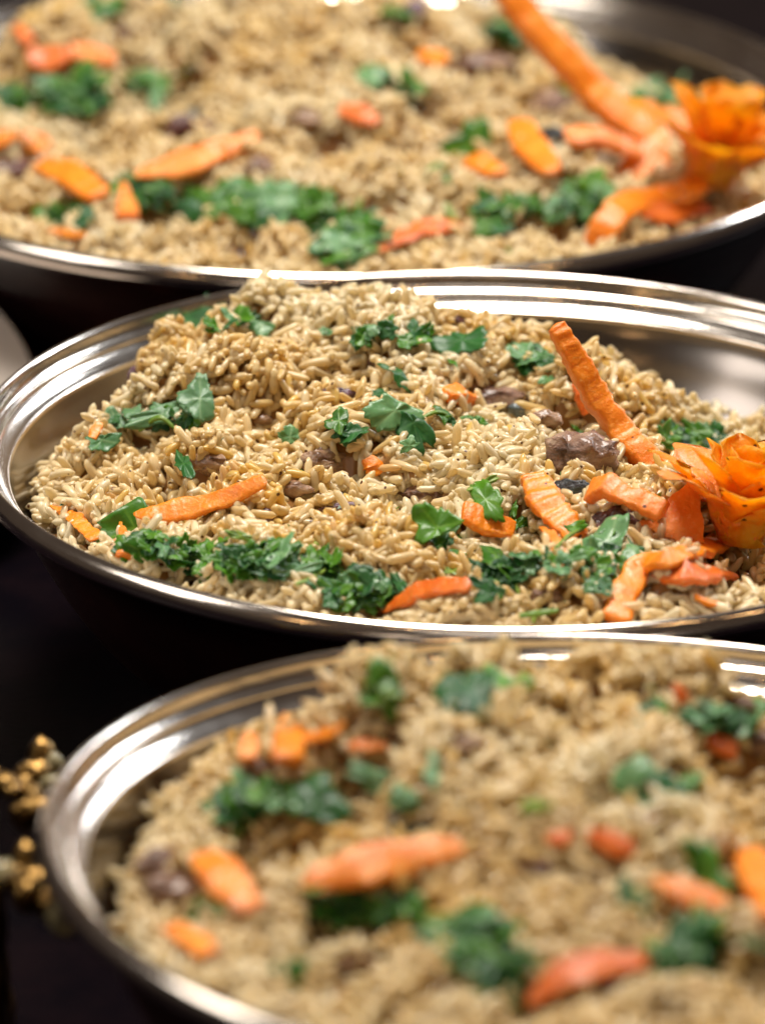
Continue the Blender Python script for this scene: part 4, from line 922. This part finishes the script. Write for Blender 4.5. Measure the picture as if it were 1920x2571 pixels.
V, Fc = strip_mesh([p0, p0 + dn * k0 * .5, p0 + dn * k0], [.16, .12, .2], [.05, .05, .12], Vector((0, -1, .4)).normalized(), 0, 3, 16, 10)
mesh_obj('stand', [v_ * S for v_ in V], Fc, SHELL, e)
mt, nt, b, new, ln = mat('old_gold'); b.inputs['Metallic'].default_value = 1; b.inputs['Roughness'].default_value = .3
n = noise(nt, 60, 4); r = ramp(nt, n.outputs[0], [(.3, (.10, .05, .012)), (.7, (.30, .18, .06))]); ln(r.outputs[0], b.inputs['Base Color'])
n2 = noise(nt, 160, 3); bump(nt, b, n2.outputs[0], .5, .003)
GOLD = mt
mt, nt, b, new, ln = mat('clear_bead'); b.inputs['Base Color'].default_value = (.50, .42, .22, 1); b.inputs['Roughness'].default_value = .12; b.inputs['Transmission Weight'].default_value = .5; n = noise(nt, 40, 2); bump(nt, b, n.outputs[0], .1, .002)
BEAD = mt
def ball(p, r_, mm, name, parent, seed=1):
    import bmesh
    bm = bmesh.new(); bmesh.ops.create_icosphere(bm, subdivisions=2, radius=1)
    for v_ in bm.verts:
        q = v_.co * r_; q += mn.noise_vector(v_.co * 2 + Vector((seed, 0, 0))) * r_ * .38; v_.co = Vector((q.x * (1 + .5 * math.sin(seed * 2.1)), q.y, q.z * (1 + .45 * math.cos(seed * 1.7)))) * S
    me = bpy.data.meshes.new(name); bm.to_mesh(me); bm.free(); me.polygons.foreach_set('use_smooth', [True] * len(me.polygons)); me.materials.append(mm)
    o = link(bpy.data.objects.new(name, me), parent); o.location = p * S; return o
def ornament(label, arms, beads, clear):
    z = .46; c = on_plane(*arms[0][0], z)
    e = bpy.data.objects.new('gold_ornament', None); link(e); e.location = c * S
    tag(e, label, 'ornament', 'gold knobbly ornaments at the lower left')
    for i, pts in enumerate(arms):
        P = [on_plane(u, v, z) - c for u, v in pts]
        V, Fc = strip_mesh(P, [.028, .036, .03, .022], [.028, .036, .03, .022], Vector((0, -.3, 1)).normalized(), 3, i, 24, 10, 2.0)
        mesh_obj('scroll_arm', [v_ * S for v_ in V], Fc, GOLD, e)
    for i, (u, v, r_) in enumerate(beads): ball(on_plane(u, v, z + .01) - c, r_, GOLD, 'knob', e, i)
    for i, (u, v, r_) in enumerate(clear): ball(on_plane(u, v, z + .01) - c, r_, BEAD, 'glass_bead', e, i)
    p = on_plane(arms[0][0][0], arms[0][0][1], z) - c
    V, Fc = strip_mesh([p, p + Vector((0, .01, -.23)), p + Vector((0, 0, -.455))], [.03, .04, .10], [.03, .04, .10], Vector((0, -1, 0)), 0, 5, 20, 10)
    mesh_obj('stem', [v_ * S for v_ in V], Fc, GOLD, e)
ornament('upper gold knobbly ornament with forked arm, left of the near bowl', [[(-30, 1690), (20, 1690), (60, 1712), (92, 1760)], [(-20, 1680), (30, 1690), (70, 1680), (92, 1640)]],
         [(92, 1640, .026), (76, 1668, .024), (28, 1704, .030), (88, 1756, .026), (60, 1760, .022), (72, 1722, .024), (8, 1690, .026)], [(118, 1655, .016), (112, 1690, .014)])
ornament('lower gold knobbly ornament ending in a glassy bead, left of the near bowl', [[(-10, 1905), (40, 1900), (80, 1930), (140, 1976)], [(30, 1930), (50, 1895), (60, 1868), (84, 1850)]],
         [(58, 1866, .026), (78, 1910, .034), (104, 1942, .028), (60, 1935, .028), (122, 1962, .022), (28, 1905, .022)], [(144, 1978, .028), (-4, 1890, .028)])
print('objects', len(bpy.data.objects))
